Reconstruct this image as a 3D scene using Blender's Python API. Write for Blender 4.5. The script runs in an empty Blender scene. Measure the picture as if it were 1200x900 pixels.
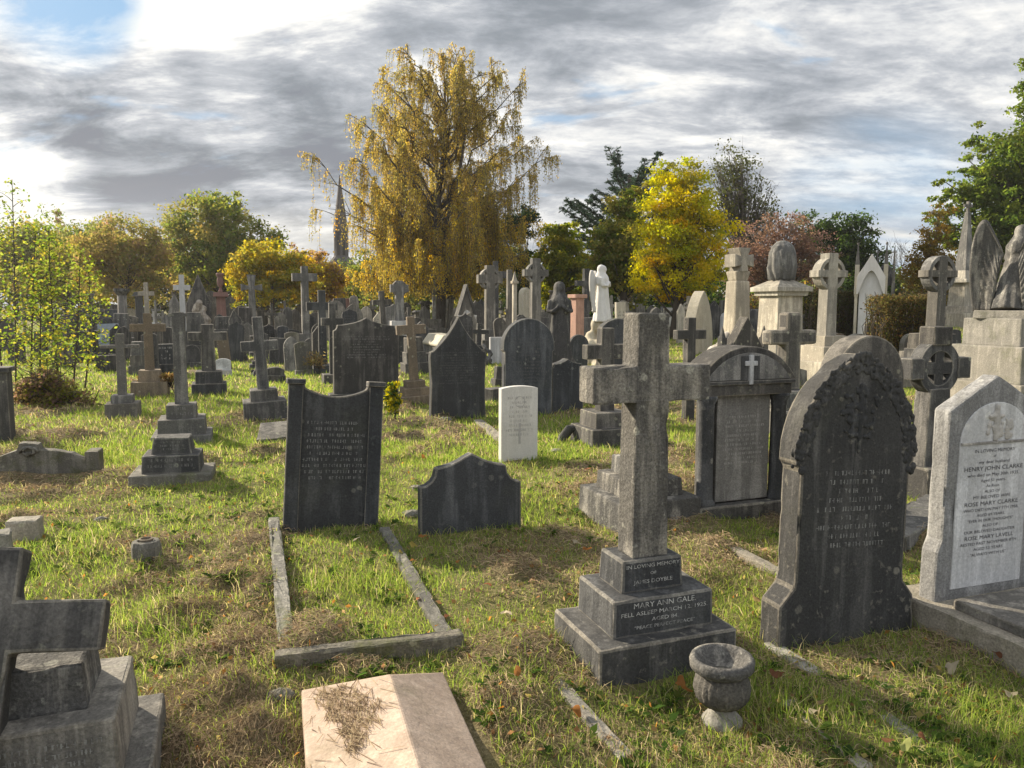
import bpy, bmesh, math, random
import numpy as np
from mathutils import Vector, Matrix

random.seed(7)
RNG = np.random.default_rng(11)
R = math.radians
sc = bpy.context.scene
COL = sc.collection

# ------------------------------------------------------------------ camera model
EYE = 1.55
FPX = 900.0
PITCH = math.atan(93 / 900.0)
CP, SP = math.cos(PITCH), math.sin(PITCH)

# ------------------------------------------------------------------ noise and ground
def _h(ix, iy, s):
    n = np.sin(ix * 127.1 + iy * 311.7 + s * 74.7) * 43758.5453
    return n - np.floor(n)

def vn(x, y, s=0.0):
    x = np.asarray(x, float); y = np.asarray(y, float)
    ix = np.floor(x); iy = np.floor(y)
    fx = x - ix; fy = y - iy
    fx = fx * fx * (3 - 2 * fx); fy = fy * fy * (3 - 2 * fy)
    a = _h(ix, iy, s); b = _h(ix + 1, iy, s); c = _h(ix, iy + 1, s); d = _h(ix + 1, iy + 1, s)
    return (a + (b - a) * fx) * (1 - fy) + (c + (d - c) * fx) * fy

def flat_point(px, py, z=0.0):
    u = (px - 600) / FPX; v = (450 - py) / FPX
    d = (u, CP + v * SP, -SP + v * CP)
    t = (z - EYE) / d[2]
    return d[0] * t, d[1] * t

def at_depth(px, py, y):
    u = (px - 600) / FPX; v = (450 - py) / FPX
    d = (u, CP + v * SP, -SP + v * CP)
    t = y / d[1]
    return d[0] * t, y, EYE + d[2] * t

# patches of cut dry grass, as pixel, pixel, radius x, radius y in metres, strength
HAY = [(220, 540, .5, .35, .8), (120, 560, .5, .35, 1), (250, 830, .35, .25, 1.3), (285, 760, .25, .3, 1.0),
       (170, 690, .3, .25, .8), (250, 660, .5, .25, .7), (100, 600, .4, .25, .6), (610, 775, .22, .2, 1.2),
       (680, 800, .2, .2, .5), (480, 515, .45, .2, 1.2), (550, 505, .5, .3, .6), (700, 575, .5, .2, 1.0), (800, 560, .6, .3, .7),
       (640, 690, .4, .3, .5), (570, 870, .3, .2, .7), (620, 640, .4, .3, .5), (1090, 640, .4, .3, .9), (1020, 790, .4, .3, .6),
       (880, 870, .4, .25, .5), (370, 750, .12, .08, .8), (330, 700, .2, .4, .7), (560, 555, .4, .2, .6), (870, 650, .4, .3, .5),
       (225, 720, .4, .3, .9), (290, 880, .3, .25, 1.2), (130, 760, .3, .2, .8), (300, 690, .25, .3, .9), (180, 640, .4, .25, .8), (255, 770, .25, .15, 1.0), (420, 790, .2, .1, .7), (590, 830, .2, .2, .9), (60, 570, .6, .3, .8), (130, 500, .8, .5, .5), (1150, 760, .3, .2, .7), (700, 870, .4, .25, .4), (200, 880, .3, .2, .9)]
HAYW = [(flat_point(a, b) + (c, d, e)) for a, b, c, d, e in HAY]

def haymask(x, y):
    x = np.asarray(x, float); y = np.asarray(y, float)
    n = .6 * vn(x * 1.15, y * .9, 3) + .4 * vn(x * 3.1, y * 2.4, 4)
    m = np.clip((n - .53) / .2, 0, 1) * .75
    for hx, hy, rx, ry, s in HAYW:
        w = np.exp(-(((x - hx) / rx) ** 2 + ((y - hy) / ry) ** 2))
        m = np.maximum(m, s * w * (.45 + .75 * vn(x * 4.3, y * 4.3, 5)))
    return np.clip(m, 0, 1.2)

def gz(x, y):
    x = np.asarray(x, float); y = np.asarray(y, float)
    fade = np.clip(1 - (np.abs(y) - 9) / 16, 0, 1)
    z = .06 * (vn(x * .45, y * .45, 1) - .5) + .06 * fade * (vn(x * 1.5, y * 1.5, 2) - .5)
    z = z + fade * .035 * (vn(x * 4.1, y * 4.1, 6) - .5)
    hm = np.clip(haymask(x, y) - .15, 0, 1)
    z = z + fade * hm * (.02 + .21 * np.clip(vn(x * 4.5, y * 4.5, 7) - .35, 0, 1) + .07 * vn(x * 11, y * 11, 8) ** 2)
    sx = np.clip((x - 1.0) / 7.0, 0, 1); sx = sx * sx * (3 - 2 * sx)
    z = z + sx * .8 * (1 - np.exp(-np.maximum(y - 14, 0) * .025 / .8))
    return z

def g1(x, y):
    return float(gz(x, y))

def G(px, py):
    u = (px - 600) / FPX; v = (450 - py) / FPX
    d = np.array([u, CP + v * SP, -SP + v * CP])
    ts = np.concatenate([np.linspace(1.2, 20, 1900), np.linspace(20, 160, 2800)])
    xs = d[0] * ts; ys = d[1] * ts; zs = EYE + d[2] * ts
    below = zs < gz(xs, ys)
    i = int(np.argmax(below)) if below.any() else len(ts) - 1
    return float(xs[i]), float(ys[i])

# ------------------------------------------------------------------ materials
def node(nt, kind, **kw):
    n = nt.nodes.new(kind)
    for k, v in kw.items():
        if k in n.inputs:
            n.inputs[k].default_value = v
        else:
            setattr(n, k, v)
    return n

def new_mat(name):
    m = bpy.data.materials.new(name); m.use_nodes = True
    m.node_tree.nodes.clear()
    return m, m.node_tree

def rgb(c):
    return (c[0], c[1], c[2], 1)

def ramp(nt, fac, a, b, ca=(0, 0, 0), cb=(1, 1, 1)):
    r = node(nt, 'ShaderNodeValToRGB')
    r.color_ramp.elements[0].position = a; r.color_ramp.elements[1].position = b
    r.color_ramp.elements[0].color = rgb(ca); r.color_ramp.elements[1].color = rgb(cb)
    nt.links.new(fac, r.inputs['Fac'])
    return r.outputs['Color']

def mixc(nt, fac, a, b, mode='MIX'):
    m = node(nt, 'ShaderNodeMix', data_type='RGBA', blend_type=mode)
    for sock, val in ((m.inputs[0], fac), (m.inputs[6], a), (m.inputs[7], b)):
        if isinstance(val, bpy.types.NodeSocket):
            nt.links.new(val, sock)
        elif isinstance(val, (int, float)):
            sock.default_value = val
        else:
            sock.default_value = rgb(val)
    return m.outputs[2]

def stone(name, c1, c2, soot=.6, sootc=(.035, .036, .038), lichen=.25, lichc=(.33, .34, .27), moss=.0, rough=.9, bump=.5, scale=1.0, grain=.35, runs=.34, tint_var=.4, algae=.2):
    m, nt = new_mat(name)
    L = nt.links.new
    tc = node(nt, 'ShaderNodeTexCoord'); oi = node(nt, 'ShaderNodeObjectInfo')
    add = node(nt, 'ShaderNodeVectorMath', operation='MULTIPLY_ADD')
    cmb = node(nt, 'ShaderNodeCombineXYZ')
    L(oi.outputs['Random'], cmb.inputs[0]); L(oi.outputs['Random'], cmb.inputs[1]); L(oi.outputs['Random'], cmb.inputs[2])
    L(cmb.outputs[0], add.inputs[0]); add.inputs[1].default_value = (37, 19, 53)
    L(tc.outputs['Object'], add.inputs[2])
    co = add.outputs[0]
    n1 = node(nt, 'ShaderNodeTexNoise', Scale=3.2 * scale, Detail=9, Roughness=.68); L(co, n1.inputs['Vector'])
    n2 = node(nt, 'ShaderNodeTexNoise', Scale=95 * scale, Detail=4, Roughness=.7); L(co, n2.inputs['Vector'])
    mp = node(nt, 'ShaderNodeMapping'); mp.inputs['Scale'].default_value = (11 * scale, 11 * scale, .9 * scale); L(co, mp.inputs['Vector'])
    n3 = node(nt, 'ShaderNodeTexNoise', Scale=1, Detail=6, Roughness=.6); L(mp.outputs[0], n3.inputs['Vector'])
    n4 = node(nt, 'ShaderNodeTexNoise', Scale=26 * scale, Detail=5, Roughness=.62); L(co, n4.inputs['Vector'])
    n5 = node(nt, 'ShaderNodeTexNoise', Scale=1.7 * scale, Detail=6, Roughness=.65); L(co, n5.inputs['Vector'])
    base = mixc(nt, ramp(nt, n1.outputs[0], .35, .66), c1, c2)
    # soot and rain streaks
    st = node(nt, 'ShaderNodeMath', operation='ADD')
    L(n3.outputs[0], st.inputs[0]); L(n5.outputs[0], st.inputs[1])
    sm = node(nt, 'ShaderNodeMath', operation='MULTIPLY'); sm.inputs[1].default_value = soot
    L(ramp(nt, st.outputs[0], .86, 1.16), sm.inputs[0])
    base = mixc(nt, sm.outputs[0], base, sootc)
    # pale rain-washed runs
    mp2 = node(nt, 'ShaderNodeMapping'); mp2.inputs['Scale'].default_value = (15 * scale, 15 * scale, 1.1 * scale); mp2.inputs['Location'].default_value = (5, 3, 1); L(co, mp2.inputs['Vector'])
    n7 = node(nt, 'ShaderNodeTexNoise', Scale=1, Detail=5, Roughness=.6); L(mp2.outputs[0], n7.inputs['Vector'])
    pm = node(nt, 'ShaderNodeMath', operation='MULTIPLY'); L(ramp(nt, n7.outputs[0], .56, .74), pm.inputs[0]); pm.inputs[1].default_value = runs
    base = mixc(nt, pm.outputs[0], base, tuple(min(.75, q * 1.7 + .03) for q in c1))
    if lichen > 0:
        lm = node(nt, 'ShaderNodeMath', operation='MULTIPLY'); lm.inputs[1].default_value = lichen
        lp = node(nt, 'ShaderNodeMath', operation='MULTIPLY')
        L(ramp(nt, n4.outputs[0], .58, .66), lp.inputs[0]); L(ramp(nt, n1.outputs[0], .42, .6), lp.inputs[1])
        L(lp.outputs[0], lm.inputs[0])
        base = mixc(nt, lm.outputs[0], base, lichc)
    if lichen >= .2:                  # round crusts of pale lichen
        vo = node(nt, 'ShaderNodeTexVoronoi', Scale=8.5 * scale); L(co, vo.inputs['Vector'])
        wob = node(nt, 'ShaderNodeMath', operation='MULTIPLY_ADD'); wob.inputs[1].default_value = .35; L(n4.outputs[0], wob.inputs[0]); L(vo.outputs['Distance'], wob.inputs[2])
        sp = ramp(nt, wob.outputs[0], .30, .36, (1, 1, 1), (0, 0, 0))
        n9 = node(nt, 'ShaderNodeTexNoise', Scale=1.6 * scale, Detail=3); L(co, n9.inputs['Vector'])
        k9 = node(nt, 'ShaderNodeMath', operation='MULTIPLY'); L(sp, k9.inputs[0]); L(ramp(nt, n9.outputs[0], .5, .6), k9.inputs[1])
        k8 = node(nt, 'ShaderNodeMath', operation='MULTIPLY'); L(k9.outputs[0], k8.inputs[0]); k8.inputs[1].default_value = .6
        base = mixc(nt, k8.outputs[0], base, lichc)
    if moss > 0:
        n6 = node(nt, 'ShaderNodeTexNoise', Scale=4.5, Detail=7, Roughness=.7); L(co, n6.inputs['Vector'])
        mm = node(nt, 'ShaderNodeMath', operation='MULTIPLY'); mm.inputs[1].default_value = moss
        L(ramp(nt, n6.outputs[0], .52, .66), mm.inputs[0])
        base = mixc(nt, mm.outputs[0], base, (.075, .085, .03))
    # every stone its own cast: some browner, some with a green film
    fr = node(nt, 'ShaderNodeMath', operation='MULTIPLY'); L(oi.outputs['Random'], fr.inputs[0]); fr.inputs[1].default_value = 7.31
    ff = node(nt, 'ShaderNodeMath', operation='FRACT'); L(fr.outputs[0], ff.inputs[0])
    cast = ramp(nt, ff.outputs[0], .2, 1.0, (1.0, 1.0, 1.0), (1.12, .98, .78))
    base = mixc(nt, tint_var, base, cast, 'MULTIPLY')
    n8 = node(nt, 'ShaderNodeTexNoise', Scale=2.3, Detail=8, Roughness=.72); L(co, n8.inputs['Vector'])
    al = node(nt, 'ShaderNodeMath', operation='MULTIPLY'); L(ramp(nt, n8.outputs[0], .55, .72), al.inputs[0]); al.inputs[1].default_value = algae
    base = mixc(nt, al.outputs[0], base, (.085, .09, .05))
    gr = ramp(nt, n2.outputs[0], .3, .7, (1 - grain,) * 3, (1 + grain,) * 3)
    base = mixc(nt, 1.0, base, gr, 'MULTIPLY')
    rv = node(nt, 'ShaderNodeMapRange'); rv.inputs[3].default_value = .8; rv.inputs[4].default_value = 1.2
    L(oi.outputs['Random'], rv.inputs[0])
    hv = node(nt, 'ShaderNodeHueSaturation'); L(base, hv.inputs['Color']); L(rv.outputs[0], hv.inputs['Value'])
    b = node(nt, 'ShaderNodeBsdfPrincipled', Roughness=rough)
    b.inputs['Specular IOR Level'].default_value = .25
    L(hv.outputs[0], b.inputs['Base Color'])
    bp = node(nt, 'ShaderNodeBump', Strength=bump, Distance=.012)
    ha = node(nt, 'ShaderNodeMath', operation='MULTIPLY_ADD'); ha.inputs[1].default_value = .35
    L(n2.outputs[0], ha.inputs[0]); L(n4.outputs[0], ha.inputs[2])
    L(ha.outputs[0], bp.inputs['Height']); L(bp.outputs[0], b.inputs['Normal'])
    o = node(nt, 'ShaderNodeOutputMaterial'); L(b.outputs[0], o.inputs[0])
    return m

def paint(name, c, under, worn=.5):
    m, nt = new_mat(name); L = nt.links.new
    tc = node(nt, 'ShaderNodeTexCoord')
    n = node(nt, 'ShaderNodeTexNoise', Scale=24, Detail=5, Roughness=.7); L(tc.outputs['Object'], n.inputs['Vector'])
    col = mixc(nt, ramp(nt, n.outputs[0], worn - .1, worn + .12), c, under)
    b = node(nt, 'ShaderNodeBsdfPrincipled', Roughness=.85); L(col, b.inputs['Base Color'])
    o = node(nt, 'ShaderNodeOutputMaterial'); L(b.outputs[0], o.inputs[0])
    return m

def leafmat(name, trans=.45, gloss=.0):
    m, nt = new_mat(name); L = nt.links.new
    at = node(nt, 'ShaderNodeAttribute', attribute_name='tint')
    d = node(nt, 'ShaderNodeBsdfDiffuse'); t = node(nt, 'ShaderNodeBsdfTranslucent')
    L(at.outputs['Color'], d.inputs[0])
    hv = node(nt, 'ShaderNodeHueSaturation', Saturation=1.1, Value=1.5); L(at.outputs['Color'], hv.inputs['Color']); L(hv.outputs[0], t.inputs[0])
    mx = node(nt, 'ShaderNodeMixShader', Fac=trans); L(d.outputs[0], mx.inputs[1]); L(t.outputs[0], mx.inputs[2])
    out = mx.outputs[0]
    if gloss:
        g = node(nt, 'ShaderNodeBsdfGlossy', Roughness=.45); g.inputs[0].default_value = (.6, .6, .6, 1)
        m2 = node(nt, 'ShaderNodeMixShader', Fac=gloss); L(out, m2.inputs[1]); L(g.outputs[0], m2.inputs[2]); out = m2.outputs[0]
    o = node(nt, 'ShaderNodeOutputMaterial'); L(out, o.inputs[0])
    return m

def barkmat(name, c1, c2):
    m, nt = new_mat(name); L = nt.links.new
    tc = node(nt, 'ShaderNodeTexCoord')
    mp = node(nt, 'ShaderNodeMapping'); mp.inputs['Scale'].default_value = (9, 9, 2); L(tc.outputs['Object'], mp.inputs['Vector'])
    n = node(nt, 'ShaderNodeTexNoise', Scale=1, Detail=6, Roughness=.7); L(mp.outputs[0], n.inputs['Vector'])
    b = node(nt, 'ShaderNodeBsdfPrincipled', Roughness=.95); L(mixc(nt, ramp(nt, n.outputs[0], .35, .65), c1, c2), b.inputs['Base Color'])
    bp = node(nt, 'ShaderNodeBump', Strength=.6, Distance=.03); L(n.outputs[0], bp.inputs['Height']); L(bp.outputs[0], b.inputs['Normal'])
    o = node(nt, 'ShaderNodeOutputMaterial'); L(b.outputs[0], o.inputs[0])
    return m

M = {
    'soot': stone('sooty_sandstone', (.15, .147, .14), (.084, .084, .083), .7, (.032, .033, .036), .25),
    'char': stone('charcoal_crusted_stone', (.092, .094, .096), (.054, .056, .059), .58, (.024, .026, .029), .45, (.26, .255, .225), bump=.5, runs=.6),
    'dark': stone('dark_slate_stone', (.092, .097, .103), (.052, .056, .062), .6, (.027, .029, .032), .22, lichc=(.22, .225, .2), bump=.45),
    'grey': stone('grey_weathered_stone', (.26, .253, .235), (.15, .148, .142), .66, (.055, .056, .057), .42),
    'gale': stone('speckled_grey_stone', (.34, .325, .29), (.17, .168, .16), .8, (.055, .056, .058), .55, (.38, .385, .34), bump=.9, grain=.5),
    'pale': stone('pale_limestone', (.47, .44, .37), (.33, .31, .265), .5, (.13, .125, .115), .3, (.5, .49, .42)),
    'cream': stone('cream_limestone', (.58, .54, .43), (.45, .42, .34), .22, (.2, .19, .16), .2, (.5, .49, .42)),
    'white': stone('white_portland_stone', (.57, .57, .56), (.5, .5, .49), .25, (.4, .39, .35), .12, bump=.15, grain=.1, algae=.1),
    'marble': stone('weathered_white_marble', (.6, .61, .62), (.48, .49, .5), .42, (.18, .18, .18), .2, (.6, .6, .57), bump=.25, grain=.2),
    'mgrey': stone('grey_marble_border', (.36, .36, .35), (.24, .24, .24), .5, (.075, .075, .075), .35, (.36, .36, .34), bump=.5),
    'pink': stone('pink_granite', (.42, .27, .22), (.33, .21, .18), .25, (.17, .13, .12), .1, bump=.15, scale=1.3),
    'peach': stone('buff_pink_slab', (.44, .365, .31), (.35, .285, .245), .38, (.24, .19, .155), .25, (.5, .46, .4), moss=.3, bump=.25, grain=.2),
    'red': stone('red_granite', (.21, .12, .105), (.16, .095, .085), .3, (.1, .07, .065), .1, bump=.15),
    'gran': stone('polished_dark_granite', (.04, .042, .046), (.028, .03, .033), .2, (.02, .02, .022), .0, rough=.35, bump=.08, grain=.5),
    'moss': stone('mossy_grey_stone', (.24, .23, .2), (.15, .145, .13), .5, (.05, .05, .045), .5, (.36, .36, .27), moss=.75, bump=.8),
    'kerb': stone('lichened_kerb_stone', (.36, .34, .3), (.24, .23, .205), .4, (.1, .1, .09), .4, moss=.35, bump=.7),
    'rust': stone('tan_weathered_stone', (.25, .2, .14), (.17, .14, .105), .45, (.06, .055, .05), .3),
    'rock': stone('white_grotto_rock', (.5, .48, .44), (.22, .19, .16), .4, (.07, .06, .055), .4, bump=1.0, scale=1.5),
    'blue': stone('blue_grey_slate_tablet', (.3, .36, .42), (.24, .29, .34), .2, (.14, .16, .18), .1, bump=.1),
    'spire': stone('distant_spire_stone', (.1, .095, .1), (.06, .058, .062), .4, (.035, .035, .04), .1, scale=.1),
    'slate': stone('slate_roofing', (.16, .16, .18), (.11, .11, .125), .4, (.06, .06, .065), .1, scale=.2),
    'hole': stone('shaded_louvre', (.03, .03, .035), (.02, .02, .022), .2, (.02, .02, .02), 0),
    'edge': stone('worn_pale_edge', (.24, .23, .205), (.15, .145, .13), .6, (.07, .068, .065), .4),
    'letw': paint('worn_white_lettering', (.5, .5, .48), (.09, .09, .09), .53),
    'letf': paint('faded_lettering', (.22, .22, .21), (.07, .07, .07), .54),
    'letg': paint('faint_lettering', (.125, .125, .12), (.075, .077, .08), .48),
    'letd': paint('lead_lettering', (.045, .045, .05), (.3, .3, .3), .66),
    'lets': paint('cut_lettering', (.36, .355, .34), (.56, .55, .53), .6),
    'bark': barkmat('brown_bark', (.075, .06, .045), (.04, .033, .027)),
    'birchbark': barkmat('birch_bark', (.11, .1, .09), (.035, .03, .026)),
    'greybark': barkmat('grey_bark', (.13, .115, .1), (.07, .062, .055)),
    'leaf': leafmat('leaf_tissue', .58),
    'needle': leafmat('needle_tissue', .2),
    'blade': leafmat('grass_tissue', .5),
    'straw': leafmat('straw_tissue', .25),
}

# ------------------------------------------------------------------ mesh building
WORN = ('soot', 'dark', 'char', 'grey')
class MB:
    def __init__(s):
        s.v = []; s.f = []
    def add(s, vs, fs):
        o = len(s.v); s.v += [tuple(p) for p in vs]; s.f += [tuple(i + o for i in f) for f in fs]; return s
    def box(s, cx, cy, z0, sx, sy, sz, top=1.0, topy=None):
        ty = top if topy is None else topy
        hx, hy = sx / 2, sy / 2
        b = [(cx - hx, cy - hy, z0), (cx + hx, cy - hy, z0), (cx + hx, cy + hy, z0), (cx - hx, cy + hy, z0)]
        t = [(cx - hx * top, cy - hy * ty, z0 + sz), (cx + hx * top, cy - hy * ty, z0 + sz), (cx + hx * top, cy + hy * ty, z0 + sz), (cx - hx * top, cy + hy * ty, z0 + sz)]
        return s.add(b + t, [(3, 2, 1, 0), (4, 5, 6, 7), (0, 1, 5, 4), (1, 2, 6, 5), (2, 3, 7, 6), (3, 0, 4, 7)])
    def prism(s, poly, y0, y1):       # poly of (x, z), counter clockwise seen from -y
        n = len(poly)
        vs = [(x, y0, z) for x, z in poly] + [(x, y1, z) for x, z in poly]
        fs = [tuple(range(n)), tuple(range(2 * n - 1, n - 1, -1))]
        fs += [(i, i + n, (i + 1) % n + n, (i + 1) % n) for i in range(n)]
        return s.add(vs, fs)
    def ring(s, cx, cz, r0, r1, y0, y1, n=32):
        vs = []; fs = []
        for i in range(n):
            a = 2 * math.pi * i / n; c, d = math.cos(a), math.sin(a)
            vs += [(cx + r0 * c, y0, cz + r0 * d), (cx + r1 * c, y0, cz + r1 * d), (cx + r1 * c, y1, cz + r1 * d), (cx + r0 * c, y1, cz + r0 * d)]
        for i in range(n):
            a = 4 * i; b = 4 * ((i + 1) % n)
            fs += [(a, a + 1, b + 1, b), (a + 1, a + 2, b + 2, b + 1), (a + 2, a + 3, b + 3, b + 2), (a + 3, a, b, b + 3)]
        return s.add(vs, fs)
    def lathe(s, prof, cx=0, cy=0, n=24, fold=0, nf=9, ph=0):
        vs = []; fs = []
        for r, z in prof:
            for i in range(n):
                a = 2 * math.pi * i / n
                rr = r * (1 + fold * math.cos(nf * a + ph + z * 2))
                vs.append((cx + rr * math.cos(a), cy + rr * math.sin(a), z))
        k = len(prof)
        for j in range(k - 1):
            for i in range(n):
                fs.append((j * n + i, j * n + (i + 1) % n, (j + 1) * n + (i + 1) % n, (j + 1) * n + i))
        fs.append(tuple(range(n - 1, -1, -1))); fs.append(tuple((k - 1) * n + i for i in range(n)))
        return s.add(vs, fs)
    def tube(s, pts, rad, n=6, cap=True):
        pts = [Vector(p) for p in pts]; k = len(pts)
        vs = []; fs = []
        ref = Vector((.31, .2, .93))
        for j, p in enumerate(pts):
            t = (pts[min(j + 1, k - 1)] - pts[max(j - 1, 0)])
            t = t.normalized() if t.length > 1e-9 else Vector((0, 0, 1))
            if abs(t.dot(ref)) > .95: ref = Vector((1, .1, 0))
            a = t.cross(ref).normalized(); b = t.cross(a)
            r = rad[j] if hasattr(rad, '__len__') else rad
            for i in range(n):
                th = 2 * math.pi * i / n
                vs.append(p + a * (r * math.cos(th)) + b * (r * math.sin(th)))
        for j in range(k - 1):
            for i in range(n):
                fs.append((j * n + i, j * n + (i + 1) % n, (j + 1) * n + (i + 1) % n, (j + 1) * n + i))
        if cap:
            fs.append(tuple(range(n - 1, -1, -1))); fs.append(tuple((k - 1) * n + i for i in range(n)))
        return s.add(vs, fs)
    def ball(s, c, r, n=10, sq=(1, 1, 1)):
        prof = []
        vs = [(c[0], c[1], c[2] - r * sq[2])]; fs = []
        m = max(4, n // 2)
        for j in range(1, m):
            ph = math.pi * j / m - math.pi / 2
            for i in range(n):
                a = 2 * math.pi * i / n
                vs.append((c[0] + r * sq[0] * math.cos(ph) * math.cos(a), c[1] + r * sq[1] * math.cos(ph) * math.sin(a), c[2] + r * sq[2] * math.sin(ph)))
        vs.append((c[0], c[1], c[2] + r * sq[2])); last = len(vs) - 1
        for i in range(n):
            fs.append((0, 1 + (i + 1) % n, 1 + i))
            fs.append((last, last - n + i, last - n + (i + 1) % n))
        for j in range(m - 2):
            for i in range(n):
                a = 1 + j * n
                fs.append((a + i, a + (i + 1) % n, a + n + (i + 1) % n, a + n + i))
        return s.add(vs, fs)
    def build(s, name, mat, parent=None, bevel=0.0, seg=2, smooth=False, remesh=0.0, jit=0.0):
        me = bpy.data.meshes.new(name)
        me.from_pydata(s.v, [], s.f)
        bm = bmesh.new(); bm.from_mesh(me)
        bmesh.ops.recalc_face_normals(bm, faces=bm.faces)
        if bevel > 0:
            es = [e for e in bm.edges if len(e.link_faces) == 2 and e.calc_face_angle(0) > R(28)]
            if jit > 0:               # break the long arrises so that they can wear unevenly
                for e in list(es):
                    q = int(e.calc_length() / .05)
                    if q > 1: bmesh.ops.subdivide_edges(bm, edges=[e], cuts=q - 1)
                es = [e for e in bm.edges if len(e.link_faces) == 2 and e.calc_face_angle(0) > R(28)]
                rq = random.Random(len(s.f) + 3)
                for v in {v for e in es for v in e.verts}:
                    if rq.random() < .09:
                        n_ = Vector((0, 0, 0))
                        for f in v.link_faces: n_ += f.normal
                        v.co -= n_.normalized() * rq.uniform(.0015, .006)
            if es:
                bmesh.ops.bevel(bm, geom=es, offset=bevel, segments=seg, profile=.6, affect='EDGES', clamp_overlap=True, material=1 if mat in WORN else -1)
        if jit > 0:
            rr = random.Random(len(s.v))
            for v in bm.verts:
                v.co += Vector((rr.uniform(-jit, jit), rr.uniform(-jit, jit), rr.uniform(-jit, jit)))
        bm.to_mesh(me); bm.free()
        o = bpy.data.objects.new(name, me); COL.objects.link(o)
        me.materials.append(M[mat] if isinstance(mat, str) else mat)
        if bevel > 0 and mat in WORN: me.materials.append(M['edge'])
        if smooth or remesh:
            me.shade_smooth()
        if remesh:
            md = o.modifiers.new('skin', 'REMESH'); md.mode = 'VOXEL'; md.voxel_size = remesh; md.use_smooth_shade = True
            ms = o.modifiers.new('soften', 'SMOOTH'); ms.iterations = 3; ms.factor = .5
        if parent is not None:
            o.parent = parent
        return o

def tag(o, label, cat, group=None):
    o['label'] = label; o['category'] = cat; o['kind'] = 'thing'
    if group: o['group'] = group
    return o

FOOT = []      # footprints kept clear of grass: cx, cy, angle, half width, half depth

def thing(name, label, cat, x, y, a=20, lean=0, back=0, group=None, z=None, foot=None):
    o = bpy.data.objects.new(name, None); COL.objects.link(o)
    o.empty_display_size = .2
    o.location = (x, y, g1(x, y) if z is None else z)
    o.rotation_mode = 'XYZ'
    rot = Matrix.Rotation(R(a), 4, 'Z') @ Matrix.Rotation(R(-back), 4, 'X') @ Matrix.Rotation(R(lean), 4, 'Y')
    o.rotation_euler = rot.to_euler('XYZ')
    tag(o, label, cat, group)
    if foot: FOOT.append((x, y, R(a), foot[0], foot[1]))
    return o

def pxw(w, px, y, a=20):              # width in metres of something w pixels wide at depth y
    u = (px - 600) / FPX
    return w / FPX * y / max(.3, (math.cos(R(a)) - u * math.sin(R(a))))

def raw_mesh(name, V, F4=None, F3=None, tint=None, mat=None, parent=None):
    me = bpy.data.meshes.new(name)
    V = np.asarray(V, np.float32)
    me.vertices.add(len(V)); me.vertices.foreach_set('co', V.ravel())
    idx = []; tot = []
    if F4 is not None and len(F4):
        idx.append(np.asarray(F4, np.int32).ravel()); tot.append(np.full(len(F4), 4, np.int32))
    if F3 is not None and len(F3):
        idx.append(np.asarray(F3, np.int32).ravel()); tot.append(np.full(len(F3), 3, np.int32))
    idx = np.concatenate(idx); tot = np.concatenate(tot)
    me.loops.add(len(idx)); me.loops.foreach_set('vertex_index', idx)
    me.polygons.add(len(tot))
    me.polygons.foreach_set('loop_start', np.concatenate([[0], np.cumsum(tot)[:-1]]).astype(np.int32))
    me.polygons.foreach_set('loop_total', tot)
    me.update(calc_edges=True); me.validate()
    if tint is not None:
        at = me.attributes.new('tint', 'FLOAT_COLOR', 'POINT')
        c = np.ones((len(V), 4), np.float32); c[:, :3] = tint
        at.data.foreach_set('color', c.ravel())
    o = bpy.data.objects.new(name, me); COL.objects.link(o)
    if mat: me.materials.append(M[mat] if isinstance(mat, str) else mat)
    if parent is not None: o.parent = parent
    return o
# ------------------------------------------------------------------ outlines
def arc(cx, cz, r, a0, a1, n=10):
    return [(cx + r * math.cos(R(a0 + (a1 - a0) * i / n)), cz + r * math.sin(R(a0 + (a1 - a0) * i / n))) for i in range(n + 1)]

SINK = .18

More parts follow.
